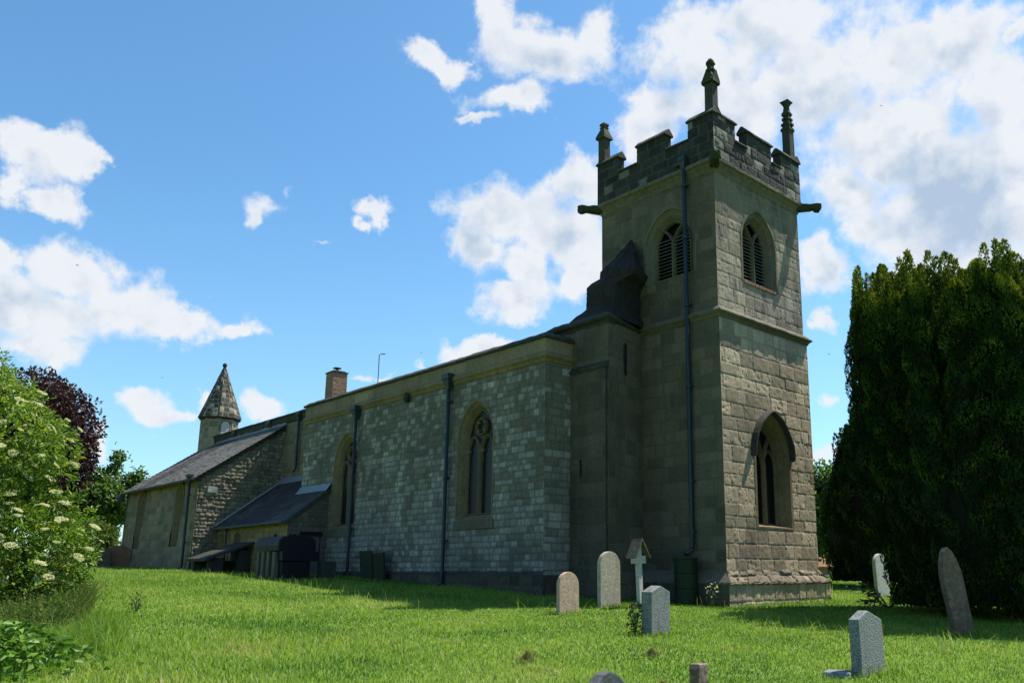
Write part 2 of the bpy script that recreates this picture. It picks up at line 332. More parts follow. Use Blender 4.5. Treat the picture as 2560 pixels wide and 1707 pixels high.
M['woodroof'] = plain_mat('lichened_timber_roof', (.085, .075, .055), .9, 0, .5, 25, .2, .4, (.22,.15,.09), .6)
M['brownwood'] = plain_mat('brown_timber_post', (.13, .085, .06), .8, 0, .4, 18, .2, .4, (.33,.27,.22), .6)
M['bark'] = plain_mat('tree_bark', (.07, .055, .04), .95, 0, .5, 6, .2, .6)
M['paintwhite'] = plain_mat('white_paint', (.75, .75, .73), .5)
M['tile'] = plain_mat('clay_roof_tile', (.30, .13, .07), .85, 0, .4, 3)
M['stem'] = plain_mat('green_stem', (.07, .09, .03), .8)
M['bird'] = plain_mat('dark_feathers', (.02, .02, .022), .8)

# ------------------------------------------------------------------ masonry sheet: every stone modelled in relief
def wall(name, mat, parent, O, S, N, smax, zmax, rows=(.25, .34), bl=(.35, .75), res=.032, jd=.012, jw=.010,
         rough=.006, erode=.012, mask=None, seed=1, tintf=None, Z=(0, 0, 1), lap=0.0, taper=None, blockoff=.006, edge=.03, wob=.008):
    g = np.random.default_rng(seed); O = np.array(O, float); S = np.array(S, float); N = np.array(N, float); Z = np.array(Z, float)
    ns = max(2, int(round(smax/res))+1); nz = max(2, int(round(zmax/res))+1)
    s1 = np.linspace(0, smax, ns); z1 = np.linspace(0, zmax, nz); s, z = np.meshgrid(s1, z1)
    rb = [0.0]
    while rb[-1] < zmax: rb.append(rb[-1]+g.uniform(*rows))
    rb = np.array(rb)
    zw = np.clip(z + wob*2*(fbm(s*1.7, z*1.7, seed+3, 3)-.45), 0, zmax)
    row = np.clip(np.searchsorted(rb, zw, 'right')-1, 0, len(rb)-2)
    tint = np.zeros_like(s); bd = np.zeros_like(s); boff = np.zeros_like(s); brnd = np.zeros_like(s)
    for r in range(len(rb)-1):
        mk = row == r
        if not mk.any(): continue
        js = [-g.uniform(0, bl[1])]
        while js[-1] < smax: js.append(js[-1]+g.uniform(*bl))
        js = np.array(js); sw = s[mk] + wob*(vnoise(s[mk]*4, z[mk]*6, seed+9)-.5)*2
        bi = np.clip(np.searchsorted(js, sw, 'right')-1, 0, len(js)-2)
        tv = g.random(len(js)); ov = g.normal(0, 1, len(js))
        mid = (js[bi]+js[bi+1])/2
        zc = (rb[r]+rb[r+1])/2
        tt = tv[bi] if tintf is None else tintf(mid, zc, tv[bi])
        tint[mk] = tt; boff[mk] = ov[bi]; brnd[mk] = tv[bi]
        dsj = np.minimum(sw-js[bi], js[bi+1]-sw); dz = np.minimum(zw[mk]-rb[r], rb[r+1]-zw[mk])
        bd[mk] = np.minimum(dsj, dz)
        if lap: boff[mk] += lap/blockoff*(1-(zw[mk]-rb[r])/(rb[r+1]-rb[r]))
    bdw = bd + .012*(fbm(s*14, z*14, seed+21, 2)-.42)
    joint = 1-sstep(bdw, jw*.6, jw*.6+res*.9)
    disp = -jd*joint + blockoff*boff - erode*np.exp(-np.maximum(bd, 0)/.035)*(.4+1.2*vnoise(s*5, z*5, seed+31))
    disp += rough*3*(fbm(s*9, z*9, seed+41, 4)-.47)
    # pitted patches of decay in some stones
    pit = sstep(fbm(s*11, z*6, seed+51, 3), .52, .68)*(brnd > .45)
    disp -= rough*2.4*pit
    ed = np.minimum.reduce([s, smax-s, z, zmax-z]); disp *= sstep(ed, 0, edge)
    P = O + s[..., None]*S + z[..., None]*Z + disp[..., None]*N
    if taper: P = taper(P, s, z)
    idx = np.arange(ns*nz).reshape(nz, ns)
    F = np.stack([idx[:-1, :-1], idx[:-1, 1:], idx[1:, 1:], idx[1:, :-1]], -1).reshape(-1, 4)
    if np.dot(np.cross(S, Z), N) < 0: F = F[:, ::-1]
    if mask is not None:
        sc = (s[:-1, :-1]+s[1:, 1:])/2; zc = (z[:-1, :-1]+z[1:, 1:])/2
        F = F[mask(sc, zc).ravel()]
    used = np.zeros(ns*nz, bool); used[F.ravel()] = True; re = np.cumsum(used)-1
    return mesh_np(name, P.reshape(-1, 3)[used], re[F], mat, parent,
                   {'tint': tint.ravel()[used], 'mortar': joint.ravel()[used]})

# pointed-arch opening
def arch(w, z0, zs, za, n=10, c=0.0):
    """outline, counter-clockwise from bottom left; half-width w, sill z0, spring zs, apex za"""
    h = za-zs; r = (w*w+h*h)/(2*w); pts = [(c-w, z0), (c+w, z0)]
    a1 = math.atan2(h, -(w-r)) if True else 0
    for i in range(n+1):
        a = a1*i/n; pts.append((c+(w-r)+r*math.cos(a), zs+r*math.sin(a)))
    for i in range(1, n+1):
        a = a1*(n-i)/n; pts.append((c-((w-r)+r*math.cos(a)), zs+r*math.sin(a)))
    return pts
def in_arch(s, z, c, w, z0, zs, za):
    h = za-zs; r = (w*w+h*h)/(2*w); u = np.abs(s-c)
    low = (u < w) & (z >= z0) & (z <= zs)
    up = (z > zs) & ((u+(r-w))**2+(z-zs)**2 < r*r)
    return low | up
def bar(mb, pts, w, d0, d1, to, closed=False):
    """moulded bar of width w along a 2-D path between depths d0 (front) and d1"""
    n = len(pts); L = []
    for i in range(n):
        a = pts[i-1] if (i or closed) else pts[i]; b = pts[(i+1) % n] if (i < n-1 or closed) else pts[i]
        tx, tz = b[0]-a[0], b[1]-a[1]; l = math.hypot(tx, tz) or 1; nx, nz = -tz/l*w/2, tx/l*w/2; p = pts[i]
        ch = .3
        L.append([to(p[0]+nx*ch, p[1]+nz*ch, d0), to(p[0]-nx*ch, p[1]-nz*ch, d0), to(p[0]-nx, p[1]-nz, d0+(d1-d0)*.5),
                  to(p[0]-nx, p[1]-nz, d1), to(p[0]+nx, p[1]+nz, d1), to(p[0]+nx, p[1]+nz, d0+(d1-d0)*.5)])
    if closed: L.append(L[0])
    mb.loops(L, cap0=not closed, cap1=not closed)

# ==================================================================== CHURCH
church = thing('church', 'old stone parish church with battlemented west tower, shaded north wall and small conical spire', 'church', (0, 0, 0))
church.location = (0, 0, 0)
def toN(Y): return lambda s, z, d: (s, Y-d, z)
def toW(X): return lambda s, z, d: (X+d, -s, z)
TW, TL = 4.86, 5.04            # tower west face width, north face length

def window(name, to, c, w, z0, zs, za, depth, band, kind, mat, hood=None, sill=.06, label=None, splay=.16, lights=2, zt=None, mull=.11):
    mb = MB(); o = dict(n=12, c=c)
    A = lambda e, zb: arch(w+e, zb, zs, za+e*1.25, **o)
    P = lambda pts, d: [to(a, b, d) for a, b in pts]
    bnd = [P(A(band, z0-band*.4), .05), P(A(band, z0-band*.4), -.012), P(A(0, z0), -.012), P(A(-.015, z0+sill*.1), .03),
           P(A(-splay*.35, z0+sill*.3), depth*.35), P(A(-splay*.5, z0+sill*.35), depth*.37), P(A(-splay, z0+sill), depth), P(A(-splay-.05, z0+sill+.02), depth+.02)]
    mb.loops(bnd, cap0=False, cap1=False)
    W = mb.build(name, mat, church, jitter=.004)
    if label: W['label'] = label
    wi = w-splay; zi = z0+sill; zai = za-splay*1.25
    tb = MB(); dA, dB = depth-.10, depth+.06
    zt = zt or zs
    if kind != 'plain':
        bar(tb, arch(wi-.02, zi, zs, zai-.02, 10, c), .09, dA+.02, dB, to, True)
        hw = wi/2
        bar(tb, [(c, zi), (c, zi+(zt-zi)*.5), (c, zt)], mull, dA-.02, dB, to)
        if kind in ('y', 'louvre'):
            rise = zai-zt
            for sg in (-1, 1):
                pts = [(c+sg*wi*.62*(k/6)**1.6, zt+rise*.80*(k/6)) for k in range(7)]
                bar(tb, pts, .075, dA, dB, to)
            if kind == 'y':
                for sg in (-1, 1):
                    hd = arch(hw-.04, zt-.3, zt-.05, zt+.42, 8, c+sg*hw)
                    bar(tb, hd[2:], .05, dA+.03, dB, to)
        if kind == 'geo':
            for sg in (-1, 1):
                hd = arch(hw-.03, zt-.3, zt, zt+(zai-zt)*.40, 8, c+sg*hw)
                bar(tb, hd[1:]+[hd[0]], .07, dA, dB, to)
                for q in (-1, 1):   # cusps of the trefoil head
                    tb.prism([(c+sg*hw+q*(hw-.05), zt-.02), (c+sg*hw+q*(hw-.16), zt+.10), (c+sg*hw+q*(hw-.09), zt+.2)], dA+.03, dB-.02, lambda a, b, d: to(a, b, d))
            zc = zt+(zai-zt)*.60; rr = wi*.36
            bar(tb, [(c+rr*math.cos(k*math.pi/9), zc+rr*math.sin(k*math.pi/9)) for k in range(18)], .065, dA, dB, to, True)
            for k in range(4):
                a = math.pi/4+k*math.pi/2
                tb.prism([(c+rr*math.cos(a-.25), zc+rr*math.sin(a-.25)), (c+rr*math.cos(a+.25), zc+rr*math.sin(a+.25)), (c+rr*.45*math.cos(a), zc+rr*.45*math.sin(a))], dA+.03, dB-.02, lambda a_, b_, d: to(a_, b_, d))
        tb.build('tracery', mat, W)
    if kind == 'louvre':
        lm = MB(); zz = zi+.02
        while zz < zt+.25*(zai-zt):
            u = (zz+.1-zs)/max(zai-zs, .01); hwid = wi*(1 if u < 0 else math.sqrt(max(0, 1-u*u*.9)))
            for sg in (-1, 1):
                a, b = c+sg*(mull*.5+.005), c+sg*(hwid-.05)
                lm.loops([[to(a, zz, dA+.05), to(b, zz, dA+.05), to(b, zz+.022, dA+.05), to(a, zz+.022, dA+.05)],
                          [to(a, zz+.10, dB+.10), to(b, zz+.10, dB+.10), to(b, zz+.122, dB+.10), to(a, zz+.122, dB+.10)]])
            zz += .118
        lm.build('louvres', M['louvre'], W)
        gm = MB(); gm.prism(arch(wi+.04, zi-.02, zs, zai+.04, 10, c), dB+.16, dB+.2, lambda a, b, d: to(a, b, d)); gm.build('backing', M['void'], W)
    else:
        gm = MB(); gm.prism(arch(wi+.03, zi-.02, zs, zai+.03, 10, c), depth+.03, depth+.05, lambda a, b, d: to(a, b, d))
        gm.build('glass' if kind != 'plain' else 'blocking', M['glass'] if kind != 'plain' else M['aisle_plain'], W)
    if hood:
        hb = MB(); h0, pr = hood
        pts = arch(w+band+.05, h0, zs, za+(band+.05)*1.2, 14, c)[1:]; pts = pts+[ ]
        L = []
        for i, p in enumerate(pts):
            a = pts[max(i-1, 0)]; b = pts[min(i+1, len(pts)-1)]; tx, tz = b[0]-a[0], b[1]-a[1]; l = math.hypot(tx, tz); nx, nz = tz/l, -tx/l
            L.append([to(p[0]-nx*.06, p[1]-nz*.06, .03), to(p[0]-nx*.05, p[1]-nz*.05, -pr*.45), to(p[0]-nx*.0, p[1], -pr), to(p[0]+nx*.035, p[1]+nz*.035, -pr), to(p[0]+nx*.13, p[1]+nz*.13, .03)])
        hb.loops(L).build('hood_mould', M['trim_dark'] if pr > .1 else mat, W, jitter=.006)
    return W
M['aisle_plain'] = M['trim_tan']

def ring(mb, prof, x0, x1, y0, y1, step=.16):
    """moulding run round a rectangle; prof is (projection, height)"""
    L = []
    for o, z in prof:
        c = [(x0-o, y1+o), (x0-o, y0-o), (x1+o, y0-o), (x1+o, y1+o)]; l = []
        for i in range(4):
            a, b = c[i], c[(i+1) % 4]; n = max(2, int(((x1-x0) if i % 2 else (y1-y0))/step))
            l += [(a[0]+(b[0]-a[0])*k/n, a[1]+(b[1]-a[1])*k/n, z) for k in range(n)]
        L.append(l)
    return mb.loops(L, cap0=False, cap1=False)

# ---- tower -----------------------------------------------------------
def low_mask(s, z): return ~in_arch(s, z+.95, 2.52, .90, 2.27, 4.35, 5.62)
wall('tower_west_wall', M['tower_west_lit'], church, (0, 0, .95), (0, -1, 0), (-1, 0, 0), TW, 7.5, rows=(.34, .50), bl=(.42, .95), res=.024, jd=.007, jw=.009,
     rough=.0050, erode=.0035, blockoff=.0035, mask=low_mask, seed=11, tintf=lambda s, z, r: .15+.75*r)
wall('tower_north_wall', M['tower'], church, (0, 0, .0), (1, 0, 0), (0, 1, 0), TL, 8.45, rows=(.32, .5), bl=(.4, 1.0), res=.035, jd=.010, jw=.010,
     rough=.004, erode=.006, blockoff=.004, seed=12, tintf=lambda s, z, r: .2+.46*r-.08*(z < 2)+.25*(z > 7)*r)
UI = .07
lz = 8.56
def upW(s, z): return ~in_arch(s, z+lz, 2.36, .93, 9.90, 11.25, 12.45)
def upN(s, z): return ~in_arch(s, z+lz, 1.93, 1.02, 10.08, 11.25, 12.42)
wall('belfry_west_wall', M['belfry_west_lit'], church, (UI, -UI, lz), (0, -1, 0), (-1, 0, 0), TW-2*UI, 13.16-lz, rows=(.32, .46), bl=(.4, .9), res=.026, jd=.007, jw=.009,
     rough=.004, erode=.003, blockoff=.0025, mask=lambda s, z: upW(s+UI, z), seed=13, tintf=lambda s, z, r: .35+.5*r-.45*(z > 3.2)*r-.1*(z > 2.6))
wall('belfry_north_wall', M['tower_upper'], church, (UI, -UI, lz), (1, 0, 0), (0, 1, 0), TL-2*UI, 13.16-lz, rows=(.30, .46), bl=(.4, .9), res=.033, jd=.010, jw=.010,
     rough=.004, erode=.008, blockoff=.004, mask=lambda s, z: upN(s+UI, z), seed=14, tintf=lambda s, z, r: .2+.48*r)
b = MB()   # hidden south and east faces, and the flat roof behind the battlements
b.add([(0, -TW, -.3), (TL, -TW, -.3), (TL, -TW, 8.5), (0, -TW, 8.5)], [(0, 1, 2, 3)])
b.add([(TL, 0, -.3), (TL, -TW, -.3), (TL, -TW, 8.5), (TL, 0, 8.5)], [(0, 1, 2, 3)])
b.add([(UI, -TW+UI, 8.5), (TL-UI, -TW+UI, 8.5), (TL-UI, -TW+UI, 13.3), (UI, -TW+UI, 13.3)], [(0, 1, 2, 3)])
b.add([(TL-UI, -UI, 8.5), (TL-UI, -TW+UI, 8.5), (TL-UI, -TW+UI, 13.3), (TL-UI, -UI, 13.3)], [(0, 1, 2, 3)])
b.add([(.15, -.15, 13.7), (TL-.15, -.15, 13.7), (TL-.15, -TW+.15, 13.7), (.15, -TW+.15, 13.7)], [(0, 1, 2, 3)])
b.build('tower_rear_wall', M['core'], church)
# plinth
wall('plinth', M['tower_west_lit'], church, (-.25, .25, -.35), (0, -1, 0), (-1, 0, 0), TW+.50, 1.02, rows=(.3, .55), bl=(.35, .8), res=.024, jd=.010, jw=.012, rough=.006, erode=.008, seed=15,
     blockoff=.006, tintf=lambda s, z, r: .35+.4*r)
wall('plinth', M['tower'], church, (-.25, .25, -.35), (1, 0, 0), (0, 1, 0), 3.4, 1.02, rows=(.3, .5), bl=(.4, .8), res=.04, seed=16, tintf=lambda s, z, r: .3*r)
sl = math.hypot(.30, .36)
def slope_taper(P, s, z):   # mitre the corners of the sloped top course
    k = z/sl*.29; L = TW+.58
    P = P.copy(); P[..., 1] = .29-(k+(s/L)*(L-2*k)); return P
wall('plinth_weathering', M['belfry_west_lit'], church, (-.29, .29, .63), (0, -1, 0), (-.78, 0, .63), TW+.58, sl, Z=(.29/sl, 0, .37/sl), rows=(.25, .30), bl=(.35, .7), res=.022, jd=.02, rough=.022,
     erode=.035, blockoff=.02, seed=17, taper=slope_taper, tintf=lambda s, z, r: .2+.45*r)
mb = MB(); ring(mb, [(.24, .60), (.27, .595), (.29, .61), (.292, .64), (.28, .66)], 0, 3.2, -TW, 0, .11)
mb.add([(-.29, .29, .64), (3.2, .29, .64), (3.2, 0, 1.0), (0, 0, 1.0)], [(0, 1, 2, 3)])
mb.build('plinth_lip', M['trim'], church, jitter=.018)
mb = MB(); mb.box(-.34, 0.1, -TW-.34, .34, -.3, .035); mb.build('plinth_footing', M['trim'], church, jitter=.012, bevel=.02)
# string course and cornice
mb = MB(); ring(mb, [(-.02, 8.38), (.025, 8.40), (.05, 8.46), (.12, 8.52), (.145, 8.55), (.135, 8.59), (0, 8.72), (-.09, 8.74)], 0, TL, -TW, 0)
mb.build('string_course', M['trim'], church, jitter=.008)
mb = MB(); ring(mb, [(-.09, 13.08), (-.05, 13.12), (-.02, 13.22), (.07, 13.36), (.13, 13.40), (.135, 13.50), (.06, 13.56), (-.05, 13.57)], 0, TL, -TW, 0)
mb.build('cornice', M['trim'], church, jitter=.010)
# parapet: outer faces in relief, solid core, copings
PO = .04; pz0, pz1, pz2 = 13.5, 14.42, 15.02
MN = [(-.04, .97), (1.93, 3.18), (4.07, TL+.04)]; MW = [(-.04, 1.12), (1.74, 3.18), (3.74, TW+.04)]
def cren(mer, off):
    def f(s, z):
        k = (z+pz0) <= pz1
        for a, b_ in mer: k = k | ((s+off >= a) & (s+off <= b_))
        return k
    return f
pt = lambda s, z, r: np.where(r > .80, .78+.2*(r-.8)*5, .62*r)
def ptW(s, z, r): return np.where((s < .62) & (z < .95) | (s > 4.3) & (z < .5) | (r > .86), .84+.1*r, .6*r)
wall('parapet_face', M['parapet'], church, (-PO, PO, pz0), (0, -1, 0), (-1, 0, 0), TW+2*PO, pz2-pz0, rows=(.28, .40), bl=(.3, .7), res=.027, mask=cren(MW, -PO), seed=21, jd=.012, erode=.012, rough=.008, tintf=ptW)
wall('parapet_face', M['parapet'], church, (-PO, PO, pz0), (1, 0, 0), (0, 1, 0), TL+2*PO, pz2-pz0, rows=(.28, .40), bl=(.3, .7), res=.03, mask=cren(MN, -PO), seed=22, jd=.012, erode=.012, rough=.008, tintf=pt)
mb = MB(); q = .016; T = .32
def run(ax, at, lo, hi, mers, sgn):
    """a battlemented wall: ax 'x' runs along x at y=at; sgn is the outward direction"""
    a0, a1 = sorted((at-sgn*q, at-sgn*T))
    def bx(u0, u1, z0, z1):
        if ax == 'x': mb.box(u0, u1, a0, a1, z0, z1)
        else: mb.box(a0, a1, u0, u1, z0, z1)
    bx(lo, hi, pz0, pz1-.006)
    for u0, u1 in mers: bx(max(u0, lo), min(u1, hi), pz1-.006, pz2)
run('x', PO, -PO+q, TL+PO-q, [(a+q, b_-q) for a, b_ in MN], 1)
run('x', -TW-PO, -PO+q, TL+PO-q, [(a+q, b_-q) for a, b_ in MN], -1)
run('y', -PO, -TW-PO+T, PO-T, [(-b_+q, -a-q) for a, b_ in MW], -1)
run('y', TL+PO, -TW-PO+T, PO-T, [(-b_+q, -a-q) for a, b_ in MW], 1)
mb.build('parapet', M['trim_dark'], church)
mb = MB()
def cope(ax, at, sgn, u0, u1, zb, h, low=False, ov=.05):
    # gabled coping: drip edge outside, ridge over the middle
    prof = [(.055, zb), (.055, zb+.05), (-.12, zb+h), (-.20, zb+h), (-T-.05, zb+.06), (-T-.05, zb)]
    n = max(2, int((u1-u0)/.2)); L = []
    for i in range(n+1):
        u = u0-ov+(u1-u0+2*ov)*i/n
        L.append([((u, at+sgn*o, z) if ax == 'x' else (at+sgn*o, u, z)) for o, z in prof])
    mb.loops(L)
for at, sg in ((PO, 1), (-TW-PO, -1)):
    for a, b_ in MN: cope('x', at, sg, a, b_, pz2, .24)
    for a, b_ in ((MN[0][1], MN[1][0]), (MN[1][1], MN[2][0])): cope('x', at, sg, a, b_, pz1, .13, ov=-.004)
for at, sg in ((-PO, -1), (TL+PO, 1)):
    for i, (a, b_) in enumerate(MW):
        cope('y', at, sg, -b_+(.40 if i == 2 else 0), -a-(.40 if i == 0 else 0), pz2+.003, .236)
    for a, b_ in ((MW[0][1], MW[1][0]), (MW[1][1], MW[2][0])): cope('y', at, sg, -b_, -a, pz1, .13, ov=-.004)
mb.build('coping', M['trim_dark'], church, jitter=.008)
# pinnacles
def pinn(cx, cy, z0, kind, label):
    root = MB(); h = .155
    zt = {'nw': 16.30, 'ne': 16.08, 'sw': 16.35}[kind]
    root.loops([[(cx+a*h*k, cy+b_*h*k, z) for a, b_ in ((-1, -1), (1, -1), (1, 1), (-1, 1))] for k, z in ((1.05, z0), (1.03, z0+.3), (1, zt))])
    p = root.build('pinnacle', M['trim_dark'], church, jitter=.006, bevel=.02); p['label'] = label
    c = MB()
    if kind == 'nw':
        for a, b_ in ((-1, 0), (1, 0), (0, 1), (0, -1)):    # gablets
            tx, ty = -b_, a
            L = []
            for o in (.10, .235): L.append([(cx+a*o+tx*u, cy+b_*o+ty*u, z) for u, z in ((-.19, zt-.06), (.19, zt-.06), (.20, zt+.03), (0, zt+.36), (-.20, zt+.03))])
            c.loops(L)
        c.loops([[(cx+r*math.cos(k*math.pi/4), cy+r*math.sin(k*math.pi/4), z) for k in range(8)] for r, z in ((.14, zt+.1), (.13, zt+.38), (.17, zt+.44), (.10, zt+.50), (.12, zt+.60), (.16, zt+.66), (.13, zt+.74), (.05, zt+.86))])
        for k, (a, z) in enumerate([(2.1, zt+.42), (2.2, zt+.16), (5.2, zt+.2), (2.4, zt+.62), (5.6, zt+.48)]):
            x, y = cx+.19*math.cos(a), cy+.19*math.sin(a); c.loops([[(x+r*math.cos(j*1.257), y+r*math.sin(j*1.257), z+dz) for j in range(5)] for r, dz in ((.03, -.10), (.09, -.03), (.085, .05), (.03, .11))])
    if kind == 'ne':
        c.loops([[(cx+a*r, cy+b_*r, z) for a, b_ in ((-1, -1), (1, -1), (1, 1), (-1, 1))] for r, z in ((.17, zt-.03), (.23, zt), (.21, zt+.1), (.10, zt+.40), (.12, zt+.44), (.09, zt+.5), (.13, zt+.56), (.11, zt+.63), (.05, zt+.66))])
    if kind == 'sw':
        c.loops([[(cx+a*r, cy+b_*r, z) for a, b_ in ((-1, -1), (1, -1), (1, 1), (-1, 1))] for r, z in ((.16, zt-.02), (.19, zt+.02), (.13, zt+.12), (.09, zt+.55), (.13, zt+.60), (.15, zt+.68), (.09, zt+.78), (.07, zt+.95), (.11, zt+1.03), (.17, zt+1.12), (.17, zt+1.15), (.04, zt+1.18))])
        for z in (zt+.05, zt+.25, zt+.45):
            for a, b_ in ((-1, -1), (1, -1), (1, 1), (-1, 1)):
                r = .13-.08*(z-zt); x, y = cx+a*r, cy+b_*r; c.box(x-.05, x+.05, y-.05, y+.05, z-.06, z+.05)
    c.build('finial', M['moss'], p, jitter=.012)
pinn(.26, -.30, 15.1, 'nw', 'tallest corner pinnacle with gablets and a broken carved finial')
pinn(TL-.10, -.16, 15.0, 'ne', 'short corner pinnacle with a stubby worn cap')
pinn(.24, -TW+.12, 15.0, 'sw', 'slender crocketed corner pinnacle with a flared tip')
# gargoyles
def gargoyle(x, y, z, ang, L=.72, label=None):
    c = MB(); ca, sa = math.cos(ang), math.sin(ang); n = 10; loops = []
    for t, w, h0, h1 in [(-.15, .15, -.24, .06), (.15, .15, -.20, .06), (.34, .13, -.17, .05), (.46, .12, -.15, .06), (.54, .15, -.20, .09), (.64, .15, -.22, .08), (.70, .10, -.14, .07), (.73, .05, -.05, .04)]:
        loops.append([(x+ca*t*L/.72-sa*u*w, y+sa*t*L/.72+ca*u*w, z+(h0+(h1-h0)*v)) for u, v in ((-1, .1), (-.6, 0), (.6, 0), (1, .1), (1, .85), (.5, 1), (-.5, 1), (-1, .85))])
    c.loops(loops); g_ = c.build('gargoyle', M['moss'], church, jitter=.02)
    if label: g_['label'] = label
gargoyle(TL+.02, .02, 13.45, math.pi/4, label='weathered gargoyle jutting from the left cornice corner of the tower')
gargoyle(-.02, .02, 13.42, 3*math.pi/4, .5, label='moss-covered gargoyle facing out from the near cornice corner')
gargoyle(-.02, -TW-.02, 13.45, 5*math.pi/4, label='weathered gargoyle jutting from the right cornice corner of the tower')
# tower windows
window('tower_window', toW(0), 2.52, .90, 2.27, 4.35, 5.62, .40, .10, 'y', M['trim_tan'], hood=(4.62, .16), sill=.10, splay=.20, label='tall pointed two-light window low in the sunlit face of the tower', zt=4.25, mull=.09)
window('belfry_window', toW(UI), 2.36, .93, 9.90, 11.25, 12.45, .32, .08, 'louvre', M['trim'], sill=.05, splay=.22, label='louvred belfry opening in the sunlit face of the tower', zt=11.3)
window('belfry_window', toN(-UI), 1.93, 1.02, 10.08, 11.25, 12.42, .26, .08, 'louvre', M['trim'], sill=.06, splay=.28, label='louvred belfry opening in the shaded face, crossed by a drainpipe', zt=11.3)
mb = MB()   # brick-on-edge sill below the west belfry opening
for k in range(9): mb.box(UI-.03, UI+.3, -3.24+k*.2, -3.24+k*.2+.19, 9.80, 9.905)
mb.build('window_sill', M['redstone'], church, bevel=.01)

# ---- drainpipes ------------------------------------------------------
def pipe(x, y, zt, zb, r, hop, label, shoe=.18, brackets=(), mat=None):
    mat = mat or M['pipe']
    p = MB().tube([(x, y, zt), (x, y, zb+.22), (x, y+.03, zb+.12), (x, y+shoe, zb)], r, 10).build('drainpipe', mat, church, smooth=True); p['label'] = label
    for z in brackets:
        c = MB(); c.lathe([(r+.004, -.035), (r+.02, -.03), (r+.02, .03), (r+.004, .035)], (x, y, z), 12); c.box(x-r-.05, x+r+.05, y-r-.06, y-r+.008, z-.02, z+.02)
        c.build('bracket', mat, p)
    if hop:
        w, h = hop; L = []
        for k, z in ((.45, -.12), (.55, -.02), (.95, h*.45), (1.0, h*.5), (1.15, h*.55), (1.15, h), (1.0, h)):
            L.append([(x+sx_*w*k, y-.1+(.1+w*k if sy_ > 0 else 0), zt+z) for sx_, sy_ in ((-1, -1), (1, -1), (1, 1), (-1, 1))])
        MB().loops(L).build('hopper', mat, p)
pipe(1.12, .11, 13.55, 1.45, .07, (.13, .32), 'blue-green drainpipe running the full height of the tower', shoe=.30, brackets=(12.9, 11.15, 8.95, 6.4, 3.55, 2.1))
mb = MB(); mb.tube([(1.50, .05, 13.72), (1.25, .12, 13.72), (1.12, .12, 13.62)], .06, 8); mb.build('spout', M['pipe'], church)

# ---- stair turret on the north-east of the tower ---------------------
Pn = [(2.66, 1.98), (5.3, 1.98)]; TX0 = 3.13
dv = np.array([TX0-2.66, -1.98]); dl = np.hypot(*dv); dv /= dl; nv = (-abs(dv[1]), -abs(dv[0])*1.0)
nrm = np.array([dv[1], -dv[0]]);  nrm = nrm if nrm[0] < 0 else -nrm
tt_ = lambda s, z, r: .2+.44*r
wall('turret_north_wall', M['tower'], church, (2.66, 1.98, -.2), (1, 0, 0), (0, 1, 0), 2.64, 8.7, rows=(.32, .5), bl=(.4, .9), res=.036, rough=.004, erode=.006, blockoff=.004, seed=31, tintf=tt_)
wall('turret_west_wall', M['tower'], church, (2.66, 1.98, -.2), (dv[0], dv[1], 0), (nrm[0], nrm[1], 0), dl, 8.7, rows=(.32, .5), bl=(.4, .9), res=.036, rough=.004, erode=.006, blockoff=.004, seed=32, tintf=tt_,
     mask=lambda s, z: ~((np.abs(s-1.05) < .05) & (np.abs(z-7.6) < .42)))
wall('turret_offset_wall', M['tower_upper'], church, (2.72, 2.05, -.2), (1, 0, 0), (0, 1, 0), 1.58, 7.15, rows=(.32, .5), bl=(.4, .9), res=.036, rough=.004, erode=.006, blockoff=.004, seed=33, tintf=lambda s, z, r: .18+.3*r)
mb = MB(); mb.box(2.72, 2.735, 1.97, 2.045, -.2, 6.95)
mb.loops([[(2.66, 1.97, 6.95), (4.3, 1.97, 6.95), (4.3, 2.09, 6.95), (2.66, 2.09, 6.95)], [(2.66, 1.97, 7.02), (4.3, 1.97, 7.02), (4.3, 2.11, 7.02), (2.66, 2.11, 7.02)], [(2.66, 1.97, 7.17), (4.3, 1.97, 7.17), (4.3, 1.985, 7.17), (2.66, 1.985, 7.17)]])
mb.build('turret_offset', M['trim_dark'], church, jitter=.004)
mb = MB(); mb.box(3.74, 3.82, 1.7, 2.056, 3.75, 4.25); mb.build('turret_slit', M['void'], church)
mb = MB(); mb.add([(2.80, 1.1, 6.9), (3.1, .6, 6.9), (3.1, .6, 7.9), (2.80, 1.1, 7.9)], [(0, 1, 2, 3)]); mb.build('turret_slit', M['void'], church)
def tring(prof):
    L = []
    base = [(TX0+.1, -.02), (2.66, 1.98), (5.3, 1.98), (5.3, -.02)]
    cx_, cy_ = 3.9, .4
    for o, z in prof:
        # offset each corner outward
        l = [(TX0+.1-o*1.02, -.02), (2.66-o, 1.98+o), (5.3+o, 1.98+o), (5.3+o, -.02)]
        pts = []
        for i in range(3):
            a, b_ = l[i], l[i+1]; n = 14
            pts += [(a[0]+(b_[0]-a[0])*k/n, a[1]+(b_[1]-a[1])*k/n, z) for k in range(n)]
        pts.append((*l[3], z)); L.append(pts)
    return L
mb = MB(); mb.loops(tring([(-.05, 8.28), (.0, 8.32), (.03, 8.42), (.13, 8.48), (.15, 8.54), (.10, 8.60), (-.1, 8.74)]), close=False, cap0=False, cap1=False)
mb.build('turret_string_course', M['trim_dark'], church, jitter=.012)
